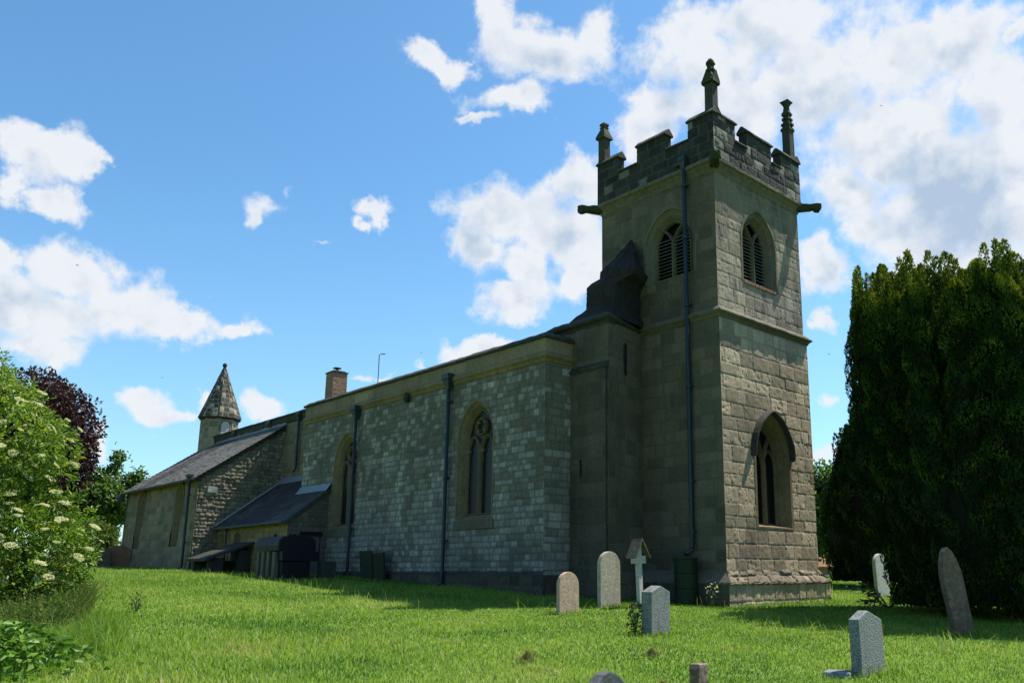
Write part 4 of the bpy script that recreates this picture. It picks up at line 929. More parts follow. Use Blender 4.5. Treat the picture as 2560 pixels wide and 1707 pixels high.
# ==================================================================== FOLIAGE BUILDERS
def unit(v): return v/np.maximum(np.linalg.norm(v, axis=-1, keepdims=True), 1e-9)
def leaf_cards(P, D, L, W, g, fold=.25, nrm=None):
    """one folded leaf per point: P base, D direction"""
    n = len(P); r = unit(g.normal(0, 1, (n, 3))) if nrm is None else nrm; S = unit(np.cross(D, r)); N = np.cross(S, D)
    L = np.broadcast_to(L, n)[:, None]; W = np.broadcast_to(W, n)[:, None]
    a = P; m = P+D*L*.45; t = P+D*L-N*L*.12
    V = np.stack([a, m+S*W*.5+N*W*fold, t, m-S*W*.5+N*W*fold], 1).reshape(-1, 3)
    i = np.arange(n)*4; F = np.concatenate([np.stack([i, i+1, i+2], -1), np.stack([i, i+2, i+3], -1)])
    return V, F
def limbs(mb, base, top, g, n=7, r0=.22, spread=2.5, h0=.35):
    base = Vector(base); top = Vector(top); mb.tube([base, base.lerp(top, .4)+Vector((.1, .05, 0)), base.lerp(top, .75), top], [r0, r0*.75, r0*.5, r0*.2], 8)
    for k in range(n):
        t = h0+.6*k/n; p = base.lerp(top, t); a = g.uniform(0, 6.28); q = p+Vector((math.cos(a)*spread*(1-.4*t), math.sin(a)*spread*(1-.4*t), spread*.5))
        mb.tube([p, p.lerp(q, .5)+Vector((0, 0, spread*.1)), q], [r0*.4, r0*.25, r0*.06], 6)
def crown_points(blobs, n, g, shell=.35):
    """points in the shells of ellipsoid clumps: rows (cx,cy,cz,rx,ry,rz)"""
    B = np.array(blobs, float); w = B[:, 3]*B[:, 4]+B[:, 4]*B[:, 5]; k = g.choice(len(B), n, p=w/w.sum())
    d = unit(g.normal(0, 1, (n, 3))); rr = 1-shell*g.random(n)**1.6
    lump = 1+.22*(fbm(d[:, 0]*2.5+k*3.1, d[:, 1]*2.5+d[:, 2]*2.1, 61, 3)-.45)*2
    return B[k, :3]+d*B[k, 3:]*(rr*lump)[:, None], d
def tree(name, label, cat, base, blobs, n, L, W, mat, g, trunk_top, group=None, r0=.25, droop=.2, limbn=9, spread=2.5, extra=None):
    t = thing(name, label, cat, base, 0, group); b = Vector(base)
    mb = MB(); limbs(mb, (0, 0, -.2), Vector(trunk_top)-b, g, limbn, r0, spread); mb.build('trunk', M['bark'], t)
    P, d = crown_points(blobs, n, g)
    if extra is not None: P = np.concatenate([P, extra]); d = np.concatenate([d, unit(g.normal(0, 1, extra.shape))])
    D = unit(d*.7+g.normal(0, .7, d.shape)+np.array([0, 0, -droop]))
    V, F = leaf_cards(P, D, L*g.uniform(.7, 1.3, len(P)), W*g.uniform(.7, 1.3, len(P)), g)
    var = np.clip(.5+g.normal(0, .18, len(P)), 0, 1)
    mesh_np('crown', V-np.array(base), F, mat, t, {'var': np.repeat(var, 4)})
    return t
def lumps(c, R_, n, g, f=.42, squash=1.0):
    """a crown made of many overlapping clumps filling ellipsoid c,R_"""
    out = []
    for i in range(n):
        d = unit(g.normal(0, 1, 3)); r = g.uniform(.35, 1)**.6
        s = f*g.uniform(.7, 1.25)
        out.append((c[0]+d[0]*R_[0]*r*(1-s*.6), c[1]+d[1]*R_[1]*r*(1-s*.6), c[2]+d[2]*R_[2]*r*(1-s*.6), R_[0]*s, R_[1]*s, R_[2]*s*squash))
    return out
M['elder_leaf'] = leaf_mat('elder_leaf', [(0, (.045,.10,.012)), (.4, (.115,.20,.022)), (.7, (.21,.29,.036)), (1, (.36,.40,.08))], .45, .42, .4)
M['elder_flower'] = leaf_mat('elder_flower', [(0, (.50,.50,.24)), (.5, (.74,.71,.42)), (1, (.86,.84,.62))], .25, .8, .1)
M['beech_leaf'] = leaf_mat('copper_beech_leaf', [(0, (.016,.006,.009)), (.5, (.040,.014,.018)), (1, (.085,.034,.036))], .25, .5, .3)
M['green_leaf'] = leaf_mat('ash_leaf', [(0, (.045,.09,.020)), (.5, (.10,.175,.042)), (1, (.19,.27,.08))], .45, .5, .3)
M['lime_leaf'] = leaf_mat('shrub_leaf', [(0, (.04,.08,.012)), (.5, (.085,.14,.022)), (1, (.16,.20,.04))], .35, .5, .3)
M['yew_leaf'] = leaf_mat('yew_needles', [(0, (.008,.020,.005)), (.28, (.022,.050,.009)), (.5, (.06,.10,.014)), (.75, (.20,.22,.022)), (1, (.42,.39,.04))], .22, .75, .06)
M['dark_leaf'] = leaf_mat('laurel_leaf', [(0, (.008,.018,.008)), (.5, (.018,.040,.012)), (1, (.05,.09,.025))], .15, .35, .5)
M['dry'] = leaf_mat('dry_stalk', [(0, (.06,.105,.022)), (.45, (.13,.15,.045)), (.7, (.22,.19,.085)), (1, (.36,.30,.16))], .3, .8, .1)
M['weed'] = leaf_mat('weed_stalk', [(0, (.045,.10,.018)), (.55, (.10,.16,.035)), (.8, (.19,.19,.07)), (1, (.32,.27,.14))], .35, .8, .1)
M['nettle'] = leaf_mat('nettle_leaf', [(0, (.04,.11,.012)), (.5, (.085,.19,.02)), (1, (.17,.28,.04))], .35, .5, .3)

# ---- elder bush, left foreground --------------------------------------
def elder():
    g = np.random.default_rng(21); base = np.array([4.7, 17.5, gzs(4.7, 17.5)])
    t = thing('elder_bush', 'big flowering elder bush hung with cream flower heads at the left edge', 'bush', tuple(base))
    mb = MB()
    for k in range(9):
        a = k*.7; q = Vector((math.cos(a)*1.9, math.sin(a)*1.9, 2.6+.7*(k % 3))); mb.tube([(math.cos(a)*.2, math.sin(a)*.2, -.1), q*.5+Vector((0, 0, .5)), q], [.07, .05, .015], 6)
    mb.build('stem', M['bark'], t)
    C = np.array([4.95, 17.45, 1.95])
    blobs = [(C[0], C[1], C[2]-.4, 2.2, 2.2, 1.9), (4.15, 17.15, 3.15, 1.62, 1.62, 1.45), (C[0]-1.0, C[1]-1.1, C[2]-.6, 1.25, 1.25, 1.25), (C[0]-1.5, C[1]-1.2, C[2]-1.35, 1.05, 1.05, .85), (C[0]-1.3, C[1]+.3, C[2]+.6, 1.3, 1.3, 1.3)]
    for i in range(70):
        d = unit(g.normal(0, 1, 3)); k = g.integers(0, 3); b_ = blobs[k]; s = g.uniform(.28, .55)
        blobs.append((b_[0]+d[0]*b_[3]*.95, b_[1]+d[1]*b_[4]*.95, b_[2]+d[2]*b_[5]*.95, s, s, s*.8))
    P, d = crown_points(blobs, 15000, g, .22)
    k = P[:, 2] > base[2]+.12; P, d = P[k], d[k]
    tocam = unit(CAM-P); k = (np.einsum('ij,ij->i', d, tocam) > -.45); P, d = P[k], d[k]
    # pinnate leaves: a drooping stalk with pairs of leaflets
    R1 = unit(d*.9+g.normal(0, .5, d.shape)+np.array([0, 0, -.25])); V, F, A = [], [], []; off = 0
    base_var = np.clip(.38+g.normal(0, .16, len(P))+.35*sstep(P[:, 2], 2.0, 4.0)*g.random(len(P)), 0, 1)
    side = unit(np.cross(R1, unit(g.normal(0, 1, P.shape))))
    for j, (tpos, sg) in enumerate([(0, 1), (0, -1), (.5, 1), (.5, -1), (1, 0)]):
        Q = P+R1*(.05+.11*tpos)
        D = unit(R1*(.55 if sg else 1)+side*sg*.85+g.normal(0, .15, P.shape))
        v, f = leaf_cards(Q, D, .105*g.uniform(.75, 1.25, len(P)), .042, g); V.append(v); F.append(f+off); off += len(v); A.append(np.repeat(base_var, 4))
    mesh_np('foliage', np.concatenate(V)-base, np.concatenate(F), M['elder_leaf'], t, {'var': np.concatenate(A)})
    # flower heads: flat-topped umbels of many florets; three shapes, copied
    protos = []
    for q in range(3):
        n = 260; rr = np.sqrt(g.random(n))*.5; a = g.uniform(0, 6.28, n)
        pp = np.stack([rr*np.cos(a), rr*np.sin(a), .12-.45*rr**2+.04*g.normal(0, 1, n)], -1); D = unit(g.normal(0, .6, (n, 3))+np.array([0, 0, .7]))
        v, f = leaf_cards(pp, D, .085, .085, g, .1); protos.append((v, f))
    meshes = []; outp, outd = P, d
    tc = unit(CAM-outp); fc = np.einsum('ij,ij->i', outd, tc)
    depth = np.einsum('ij,ij->i', outp-(np.array([4.95, 17.45, 2.2])), tc)
    rel = outp-CAM; fw = rel@np.array([math.cos(YAW), math.sin(YAW), 0]); lf = rel@np.array([-math.sin(YAW), math.cos(YAW), 0]); lateral = lf/fw < .735
    ok = np.where((fc > .1) & (outp[:, 2] > .75) & (depth > .9-.9*(outp[:, 2] > 2.4)) & lateral)[0]; g.shuffle(ok)
    cnt = 0; taken = []
    for i in ok:
        p = outp[i]
        if any(np.linalg.norm(p-q) < .17 for q in taken): continue
        taken.append(p); s = g.uniform(.11, .24)
        up = Vector(outd[i]*.55+np.array([0, 0, .9])+unit(CAM-p)*.15+g.normal(0, .2, 3)).normalized(); Q = up.to_track_quat('Z', 'Y'); p = p+unit(CAM-p)*.05
        k = cnt % 3
        if cnt < 3:
            o = mesh_np('flower_head', protos[k][0], protos[k][1], M['elder_flower'], t, {'var': np.repeat(np.clip(g.normal(.5, .2, len(protos[k][0])//4), 0, 1), 4)}); meshes.append(o)
        else: o = meshes[k].copy(); COL.objects.link(o); o.parent = t
        o.location = Vector(p-base+outd[i]*.15)+up*.06+Vector(unit(CAM-p)*.05); o.rotation_euler = Q.to_euler(); o.scale = (s, s*g.uniform(.6, 1), s*.6)
        cnt += 1
        if cnt >= 99: break
elder()
# a stray sprig of the bush reaching up at the very edge is part of the next shrub along
# ---- dry weeds and nettles below the bush ------------------------------
def weeds():
    g = np.random.default_rng(31)
    n = 7000; tq = g.random(n); x = 4.7-4.0*tq+g.normal(0, .22, n); y = 14.75+1.35*tq+np.abs(g.normal(0, .5, n))-.25
    hh = g.uniform(.25, .85, n)*(1-.35*tq)
    V, F = grass_blades(np.stack([x, y, gz(x, y)], -1), hh, g.uniform(.008, .02, n), g, .45)
    P2 = np.stack([x, y, gz(x, y)+hh*g.uniform(.3, 1, n)], -1); v, f = leaf_cards(P2, unit(g.normal(0, 1, P2.shape)), .07, .03, g)
    F = np.concatenate([F, f+len(V)]); V = np.concatenate([V, v])
    var = np.concatenate([np.repeat(g.uniform(0, .9, n), 5), np.repeat(g.uniform(0, .8, n), 4)])
    tag(mesh_np('dry_weeds', V, F, M['weed'], None, {'var': var}), 'tangle of straw-coloured dead stalks and weeds at the foot of the elder bush', 'weeds', kind='stuff')
    n = 2200; x = -1.95+g.normal(0, .5, n); y = 17.45+g.normal(0, .5, n); h = np.clip(.62-.28*((x+1.9)**2+(y-17.35)**2), .1, 1)*g.uniform(.35, 1, n)
    P = np.stack([x, y, gz(x, y)+h], -1); D = unit(g.normal(0, 1, P.shape)*np.array([1, 1, .25])+np.array([0, 0, -.05]))
    v, f = leaf_cards(P, D, .12*g.uniform(.6, 1.2, n), .075, g)
    sv, sf = grass_blades(np.stack([x, y, gz(x, y)], -1)[::3], h[::3], np.full(len(x[::3]), .01), g, .05)
    tag(mesh_np('nettle_patch', np.concatenate([v, sv]), np.concatenate([f, sf+len(v)]), M['nettle'], None, {'var': np.concatenate([np.repeat(g.uniform(0, 1, n), 4), np.repeat(np.full(len(x[::3]), .2), 5)])}),
        'low bed of bright green nettles in the bottom left corner', 'nettles', kind='stuff')
    # coarse bluish grass between nettles and weeds
    n = 9000; x = g.uniform(-1.6, 3.2, n); y = 16.2-.28*x+g.normal(0, .45, n)
    V, F = grass_blades(np.stack([x, y, gz(x, y)], -1), g.uniform(.15, .38, n), g.uniform(.008, .014, n), g, .7)
    tag(mesh_np('coarse_grass', V, F, M['grass'], None, {'var': np.repeat(g.uniform(.05, .6, n), 5)}), 'long coarse unmown grass in front of the elder bush', 'grass', kind='stuff')
weeds()
# ---- yews ---------------------------------------------------------------
def yew(label, c, rx, ry, hfun, n_col, g, leaf, per_m, gold, rcol=(.26, .42), base_in=.80, hcore=.9):
    base = np.array([c[0], c[1], gzs(*c)])
    t = thing('yew_tree', label, 'tree', tuple(base)); mb = MB()
    for k in range(7):
        a = k*.9; mb.tube([(math.cos(a)*.2, math.sin(a)*.2, -.2), (math.cos(a)*rx*.3, math.sin(a)*ry*.3, 2.2), (math.cos(a)*rx*.45, math.sin(a)*ry*.45, hfun(0, 0)*.8)], [.22, .15, .03], 7)
    mb.build('trunk', M['bark'], t)
    cols = []
    nr = int(2*math.pi*rx/(rcol[1]*1.75))
    for ring_r, off in ((1.0, 0.0), (.86, .5), (.66, .2)):
        m = int(nr*ring_r)
        for i in range(m):
            a = 2*math.pi*(i+off+g.uniform(-.3, .3))/m; q = ring_r*g.uniform(.94, 1.03); cols.append((q*math.cos(a), q*math.sin(a)))
    while len(cols) < n_col:
        u, v = g.uniform(-.6, .6, 2); cols.append((u, v))
    shoots = []
    for u, v in cols:
        for k in range(3): shoots.append((u+g.normal(0, .16)/rx, v+g.normal(0, .16)/ry, hfun(u, v)*g.uniform(.98, 1.055), g.uniform(.07, .13)))
    P, D, A, NN = [], [], [], []
    for cc in cols+shoots:
        u, v = cc[:2]; q = math.hypot(u, v); R_ = g.uniform(*rcol); H = hfun(u, v)*g.uniform(.93, 1.03); hh = 3.0
        z0 = .25 if q > .78 else H-3.2
        if len(cc) > 2: H, R_, hh = cc[2], cc[3], 3.5; z0 = H-.9
        m = int((H-z0)*R_*2*math.pi*per_m*(1 if q > .78 or len(cc) > 2 else .7)); z = z0+(H-z0)*(1-g.random(m)**1.12)
        a = g.uniform(0, 2*np.pi, m); e = np.clip((H-z)/(R_*hh), 0, 1)**.55
        ph = g.uniform(0, 6.28, 3)
        lump = 1+.24*np.sin(z*5.2+ph[0]+2*np.sin(a+ph[1]))+.14*np.sin(a*3+ph[2]+z*2.3)
        r = R_*e*lump*(1-.10*g.random(m)**2)
        f = base_in+(1-base_in)*sstep(z, .1, 4.6)
        px = c[0]+u*rx*f+np.cos(a)*r+.04*np.sin(z*1.3+ph[1]); py = c[1]+v*ry*f+np.sin(a)*r+.04*np.sin(z*1.1+ph[2])
        P.append(np.stack([px, py, base[2]+z], -1)); out = np.stack([np.cos(a), np.sin(a), .25*np.ones(m)], -1)
        D.append(unit(out*.45+np.array([0, 0, .8])+g.normal(0, .30, (m, 3)))); NN.append(unit(out+g.normal(0, .38, (m, 3))))
        top = sstep(H-z, 1.25, .05); tuft = vnoise(a*1.9+ph[0]*3, z*4.5, 7)
        A.append(np.clip(.15+.55*(lump-1)+.30*(tuft-.4)+g.normal(0, .07, m)+gold*top*g.uniform(.4, 1.15, m)+.05*sstep(z, 3.0, 8.5)*(tuft > .55), 0, 1))
    P = np.concatenate(P); D = np.concatenate(D); A = np.concatenate(A); NN = np.concatenate(NN)
    V, F = leaf_cards(P, D, leaf*g.uniform(.7, 1.35, len(P)), leaf*.5, g, .15, NN)
    mesh_np('crown', V-base, F, M['yew_leaf'], t, {'var': np.repeat(A, 4)})
    # solid near-black core: shade between the shoots put into its colour
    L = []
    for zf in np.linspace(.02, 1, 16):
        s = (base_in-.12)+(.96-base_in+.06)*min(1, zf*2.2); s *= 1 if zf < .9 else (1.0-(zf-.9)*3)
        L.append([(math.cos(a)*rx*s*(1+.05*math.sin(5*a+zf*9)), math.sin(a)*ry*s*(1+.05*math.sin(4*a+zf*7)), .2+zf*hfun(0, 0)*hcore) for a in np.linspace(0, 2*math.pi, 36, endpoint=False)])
    mb = MB(); mb.loops(L); o = mb.build('dark_core', M['yew_inner'], t)
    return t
M['yew_inner'] = plain_mat('yew_dark_core', (.010, .012, .007), .95, 0, .5, 8)
gy = np.random.default_rng(41)
def hy(u, v): return 8.60+.85*float(sstep(np.float64(u), .15, .85))+.25*math.exp(-((u-.1)/.25)**2)+.14*math.sin(v*6+u*9)+.10*math.sin(u*13)-.15*(u < -.62)
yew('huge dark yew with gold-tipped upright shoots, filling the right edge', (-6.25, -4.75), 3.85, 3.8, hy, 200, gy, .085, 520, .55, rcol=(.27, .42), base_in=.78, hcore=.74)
gy2 = np.random.default_rng(43)
def hy2(u, v): return 7.4-2.6*math.hypot(u, v)-.9*(u*u+v*v)+.6*math.sin(u*5+v*3)
yew('smaller black-green yew with pointed top, between tower and big yew', (3.4, -14.9), 1.9, 1.9, hy2, 70, gy2, .13, 170, .10, base_in=.7, hcore=.55)
# ---- other trees ----------------------------------------------------------
gt = np.random.default_rng(51)
bz = gzs(43.5, 11.2)
tree('copper_beech', 'dark purple copper beech rising behind the elder bush', 'tree', (42.6, 9.6, bz), lumps((42.6, 9.6, 7.7), (4.3, 4.3, 4.9), 70, gt, .34), 40000, .24, .17, M['beech_leaf'], gt, (42.6, 9.6, 10), r0=.35, spread=3.5)
bz = gzs(44.5, 4.2)
ex = np.concatenate([np.array([p])+gt.normal(0, .22, (130, 3))*np.array([1, 1, 1.0]) for p in [(43.4, 4.25, 7.4), (43.4, 4.1, 8.0), (43.2, 3.2, 6.6), (43.1, 3.0, 6.9), (43.2, 2.9, 6.3), (43.3, 3.5, 6.5), (43.5, 2.6, 6.0)]])
tree('ash_tree', 'mid-green tree with upright sprigs, next to the far end of the church', 'tree', (44.5, 4.6, bz), lumps((44.0, 4.75, 4.9), (2.0, 2.2, 2.2), 34, gt, .36), 15000, .26, .15, M['green_leaf'], gt, (44.3, 4.5, 6.4), extra=ex, r0=.2, spread=1.8)
bz = gzs(38.0, 5.9)
tree('hedge_shrub', 'light green rounded shrub behind the far headstones', 'shrub', (38.2, 6.4, bz), lumps((38.2, 6.5, 2.45), (1.6, 1.9, 1.3), 26, gt, .40), 9000, .17, .10, M['lime_leaf'], gt, (38.2, 6.4, 3.2), r0=.1, spread=1.0)
bz = gzs(12, -26)
tree('lime_tree', 'glossy leafy tree with gaps of sky, close behind the right side of the tower', 'tree', (12.6, -25.0, bz), lumps((12.3, -25.2, 4.6), (2.4, 2.4, 3.0), 46, gt, .28), 9000, .27, .18, M['green_leaf'], gt, (12.5, -25.2, 6.0), r0=.25, spread=2.0)
tree('hedgerow_tree', 'distant round-headed tree beyond the brick cottage, mostly hidden', 'tree', (25.0, -52.0, gzs(25, -52)), lumps((25, -52, 2.4), (5, 5, 3.2), 26, gt, .4), 9000, .4, .3, M['green_leaf'], gt, (25, -52, 4.5), r0=.3, spread=3)
# wider surroundings: hedgerow trees beyond the churchyard on the far left
for i, (x, y, r_, lb) in enumerate([(62, 14, 4.5, 'tall hedgerow tree far behind the copper beech')]):
    tree('hedgerow_tree', lb, 'tree', (x, y, gzs(x, y)), lumps((x, y, 5), (r_, r_, 4.2), 24, gt, .4), 7000, .4, .3, M['green_leaf'], gt, (x, y, 8), r0=.3, spread=3)
# ---- laurel sprigs at the foot of the big yew ------------------------------
def laurel():
    g = np.random.default_rng(61); base = np.array([-2.75, -3.9, gzs(-2.75, -3.9)])
    t = thing('laurel_sapling', 'few dark broad-leaved laurel sprigs poking out at the foot of the big yew', 'shrub', tuple(base)); mb = MB(); P = []; D = []
    for k in range(13):
        a = g.uniform(1.2, 3.9) if k > 5 else g.uniform(-.2, 1.0); e = Vector((math.cos(a)*g.uniform(.5, 1.2), math.sin(a)*g.uniform(.4, 1.0), g.uniform(.10, .75))); m = e*.5+Vector((0, 0, .15))
        mb.tube([(0, 0, 0), m, e], [.015, .01, .004], 5)
        for j in range(10):
            tt = .35+.65*j/9; q = (m.lerp(e, (tt-.5)*2) if tt > .5 else Vector((0, 0, 0)).lerp(m, tt*2)); P.append(q); D.append(Vector((math.cos(a+g.normal(0, .9)), math.sin(a+g.normal(0, .9)), g.normal(.05, .3))).normalized())
    mb.build('twigs', M['bark'], t); P = np.array([tuple(p) for p in P]); D = np.array([tuple(p) for p in D])
    v, f = leaf_cards(P, D, .19, .065, g); mesh_np('foliage', v, f, M['dark_leaf'], t, {'var': np.repeat(g.random(len(P)), 4)})
laurel()

# ==================================================================== HEADSTONES AND CHURCHYARD THINGS
def rounded(w, h, rise, n=12):
    """slab with a segmental or round head"""
    r = (w*w/4+rise*rise)/(2*rise); cz = h-r; a0 = math.atan2(h-rise-cz, w/2)
    return [(-w/2, -.35), (w/2, -.35)]+[(r*math.cos(a0+(math.pi-2*a0)*k/n), cz+r*math.sin(a0+(math.pi-2*a0)*k/n)) for k in range(n+1)]
def slab(poly, th, mat, label, loc, rotz=0, lean=(0, 0), bevel=.012, jitter=.0, name='headstone', cat='headstone', group=None, n=1):
    """upright slab; local x is its thickness, front face towards -x"""
    mb = MB(); mb.prism(poly, -th/2, th/2, lambda a, b, h: (h, a, b)); o = mb.build(name, mat, None, bevel=bevel, jitter=jitter, seg=2)
    o.location = loc; o.rotation_euler = (lean[0], lean[1], rotz); return tag(o, label, cat, group)
G_ = 'headstones standing in the churchyard'
def gl(x, y, dz=0): return (x, y, gzs(x, y)+dz)
slab(rounded(.62, .95, .27), .105, M['pink'], 'small pinkish round-topped headstone, left of the pair before the shaded tower', gl(.27, 5.78), 0, (0, .02), group=G_)
slab(rounded(.72, 1.36, .30), .12, M['buff'], 'tall buff round-topped headstone, right of the pair before the shaded tower', gl(.82, 3.86), 0, (0, .01), group=G_)
slab([(-.27, -.3), (.27, -.3), (.27, .78), (0, .89), (-.27, .78)], .24, M['granite'], 'thick grey granite headstone with a low gabled top in front of the timber cross', gl(-3.78, 7.32), .03, (0, -.015), bevel=.012, group=G_)
slab([(-.32, -.35), (.32, -.35), (.32, .72), (.05, .83), (-.32, .70)], .15, M['granite'], 'grey granite headstone with a peaked top at lower right in sunlit grass', gl(-8.62, 8.55), .0, (0, .01), bevel=.014, group=G_)
o = slab([(-.24, 0), (.24, 0), (.2, .09), (-.2, .08)], .34, M['granite'], 'flat granite block half sunk in grass beside the lower right headstone', gl(-8.42, 8.98, -.02), .4, bevel=.02, name='stone_block', cat='stone')
ptd = [(-.22, -.4), (.22, -.4), (.25, 1.12), (.235, 1.30), (.18, 1.52), (.10, 1.70), (0, 1.79), (-.10, 1.70), (-.18, 1.52), (-.235, 1.30), (-.25, 1.12)]
slab(ptd, .15, M['brownstone'], 'tall streaked brown pointed headstone leaning sideways before the big yew', gl(-7.22, 1.95, -.04), -.42, (-.13, .05), bevel=.02, group=G_)
slab(rounded(.9, 1.52, .34), .13, M['palestone'], 'pale round-topped headstone half hidden behind the big yew', gl(.25, -9.55), 0, (-.04, .02), group=G_)
slab([(-.42, -.35), (.42, -.35), (.42, .86), (.20, .98), (0, 1.06), (-.20, .98), (-.42, .86)], .14, M['brownstone'], 'grey-brown gabled headstone beside the elder bush, far left', gl(32.6, 7.25), 0, (0, .04), group=G_)
slab([(-.62, -.35), (.42, -.35), (.42, .95), (.2, 1.1), (-.3, 1.12), (-.62, .9)], .16, M['redstone'], 'reddish sandstone headstone at the far corner of the church', gl(33.0, 6.45), -.2, (0, -.10), jitter=.01, group=G_)
og = [(-.34, -.35), (.34, -.35), (.34, .36), (.24, .38), (.16, .43), (.09, .485), (0, .51), (-.09, .485), (-.16, .43), (-.24, .38), (-.34, .36)]
slab(og, .12, M['slatestone'], 'dark slate headstone with a curved top cut off by the bottom edge', (-8.42, 13.32, -.48), .05, bevel=.01, group=G_)
slab([(-.42, -.1), (.42, -.1), (.44, 1.0), (-.40, 1.02)], .09, M['moss'], 'mossy old grave slab leaning on the nave wall, on the left', gl(13.55, 3.42, .02), math.pi/2, (.0, .13), jitter=.012, name='grave_slab', cat='grave slab')
slab([(-.34, -.1), (.34, -.1), (.36, .98), (-.32, .94)], .09, M['moss'], 'mossy old grave slab leaning on the nave wall, on the right', gl(12.72, 3.40, .02), math.pi/2, (.0, .11), jitter=.012, name='grave_slab', cat='grave slab')
# timber cross under its own little roof
x, y = .19, 3.38; z = gzs(x, y)-.02
t = thing('grave_cross', 'weathered timber grave cross under a small pitched roof near the tower', 'cross', (x, y, z)); t.rotation_euler = (-.03, .02, .06)
MB().box(-.055, .055, -.075, .075, .1, 1.60).build('post', M['oldwood'], t, bevel=.008)
MB().box(-.050, .050, -.25, .25, 1.10, 1.29).build('crossbar', M['oldwood'], t, bevel=.006)
mb = MB(); mb.loops([[(-.17, s*.0, 1.72), (-.17, s*.31, 1.24), (-.17, s*.285, 1.225), (-.17, 0, 1.665)] for s in (1,)]+[[(.17, 0, 1.72), (.17, .31, 1.24), (.17, .285, 1.225), (.17, 0, 1.665)]])
mb.loops([[(-.17, 0, 1.722), (-.17, -.31, 1.24), (-.17, -.285, 1.225), (-.17, 0, 1.667)], [(.17, 0, 1.722), (.17, -.31, 1.24), (.17, -.285, 1.225), (.17, 0, 1.667)]])
mb.build('roof', M['woodroof'], t, jitter=.004)
MB().box(-.2, .2, -.22, .22, -.15, .13).build('plinth', M['trim_dark'], t, bevel=.02)
# brown post at the bottom edge
mb = MB(); mb.box(-.055, .055, -.085, .085, -.2, .66); o = mb.build('wooden_post', M['brownwood'], None, bevel=.008); o.location = (-9.05, 12.70, -.56); o.rotation_euler = (.02, 0, .12)
tag(o, 'square brown wooden post standing in grass at the bottom edge', 'post')
# water butt
bx_, by_ = 1.06, .50; z = gzs(bx_, by_)
t = thing('water_butt', 'dark green oil-drum water butt below the tower drainpipe', 'water butt', (bx_, by_, z))
MB().lathe([(.30, .02), (.335, .04), (.335, .09), (.33, .10), (.33, .42), (.345, .44), (.345, .47), (.33, .49), (.33, .84), (.345, .86), (.345, .89), (.33, .91), (.33, 1.22), (.345, 1.24), (.345, 1.27), (.32, 1.275), (.31, 1.1)], (0, 0, 0), 28).build('drum', M['butt'], t, smooth=False)
MB().lathe([(.30, 1.16), (.31, 1.19)], (0, 0, 0), 24).build('lid', M['butt'], t)
MB().box(-.36, .40, -.36, .38, -.1, .02).build('base_slab', M['trim_dark'], t, bevel=.01)
# oil tank on piers
t = thing('oil_tank', 'black plastic heating-oil tank on concrete piers beside the vestry', 'oil tank', (15.45, 5.7, gzs(15.4, 5.7)))
zb = 1.66-t.location.z
mb = MB(); L = []
for xx, k in ((-.95, .93), (-.92, 1), (-.5, 1), (-.46, .985), (-.42, 1), (0, 1), (.04, .985), (.08, 1), (.5, 1), (.54, .985), (.58, 1), (.92, 1), (.95, .93)):
    w = .68*k; L.append([(xx, -w, zb+.02), (xx, -w*1.03, zb+.18), (xx, -w, zb+.38), (xx, -w*.8, zb+.50), (xx, -w*.3, zb+.55), (xx, w*.3, zb+.55), (xx, w*.8, zb+.50), (xx, w, zb+.38), (xx, w*1.03, zb+.18), (xx, w, zb+.02)])
mb.loops(L).build('tank_body', M['tank'], t)
mb = MB(); mb.lathe([(.16, 0), (.16, .05), (.14, .07), (.02, .08)], (-.4, 0, zb+.55), 16); mb.lathe([(.06, 0), (.06, .1), (.01, .11)], (.5, .2, zb+.53), 10); mb.build('filler_cap', M['tank'], t)
mb = MB(); mb.box(-.98, -.60, -.85, .55, zb-.34, zb+.015); mb.box(-.9, -.3, -.55, .5, -.2, zb-.345); mb.build('tank_support', M['tank'], t, bevel=.02)
for k, xx in enumerate((-.52, -.05, .38, .80)):
    MB().box(xx-.10, xx+.12, -.5, .66, -.2, zb-.012).build('pier', M['trim'], t, bevel=.015)
MB().box(-1.1, -.7, -1.45, -.9, -.2, .58).build('stone_block', M['trim_dark'], t, bevel=.03, jitter=.01)
# dried wreath and weeds by the granite stone
def small_plant(name, label, cat, x, y, h, n, mat, L, W, seed, spread=.25, flower=None):
    g = np.random.default_rng(seed); t = thing(name, label, cat, gl(x, y)); mb = MB()
    for k in range(6):
        a = k*1.05; mb.tube([(0, 0, -.02), (math.cos(a)*spread*.4, math.sin(a)*spread*.4, h*.6), (math.cos(a)*spread, math.sin(a)*spread, h*g.uniform(.7, 1))], [.008, .006, .003], 5)
    mb.build('stem', M['stem'], t)
    a = g.uniform(0, 6.28, n); r = spread*np.sqrt(g.random(n)); P = np.stack([np.cos(a)*r, np.sin(a)*r, h*g.uniform(.1, 1, n)], -1)
    v, f = leaf_cards(P, unit(g.normal(0, 1, P.shape)), L, W, g); mesh_np('foliage', v, f, mat, t, {'var': np.repeat(g.random(n), 4)})
    if flower:
        n = 26; a = g.uniform(0, 6.28, n); P = np.stack([np.cos(a)*spread*.8, np.sin(a)*spread*.8, h*g.uniform(.6, 1.1, n)], -1)
        v, f = leaf_cards(P, unit(g.normal(0, 1, P.shape)), .06, .05, g); mesh_np('flowers', v, f, flower, t, {'var': np.repeat(g.random(n), 4)})
small_plant('rose_bush', 'straggly plant with withered brown heads behind the granite headstone', 'plant', -3.56, 7.64, .52, 130, M['dark_leaf'], .07, .04, 71, .16, M['dry'])
small_plant('ragwort', 'weedy plant with pale yellow flower heads at the corner of the tower', 'plant', .05, .62, .6, 60, M['dark_leaf'], .08, .03, 72, .22, M['elder_flower'])
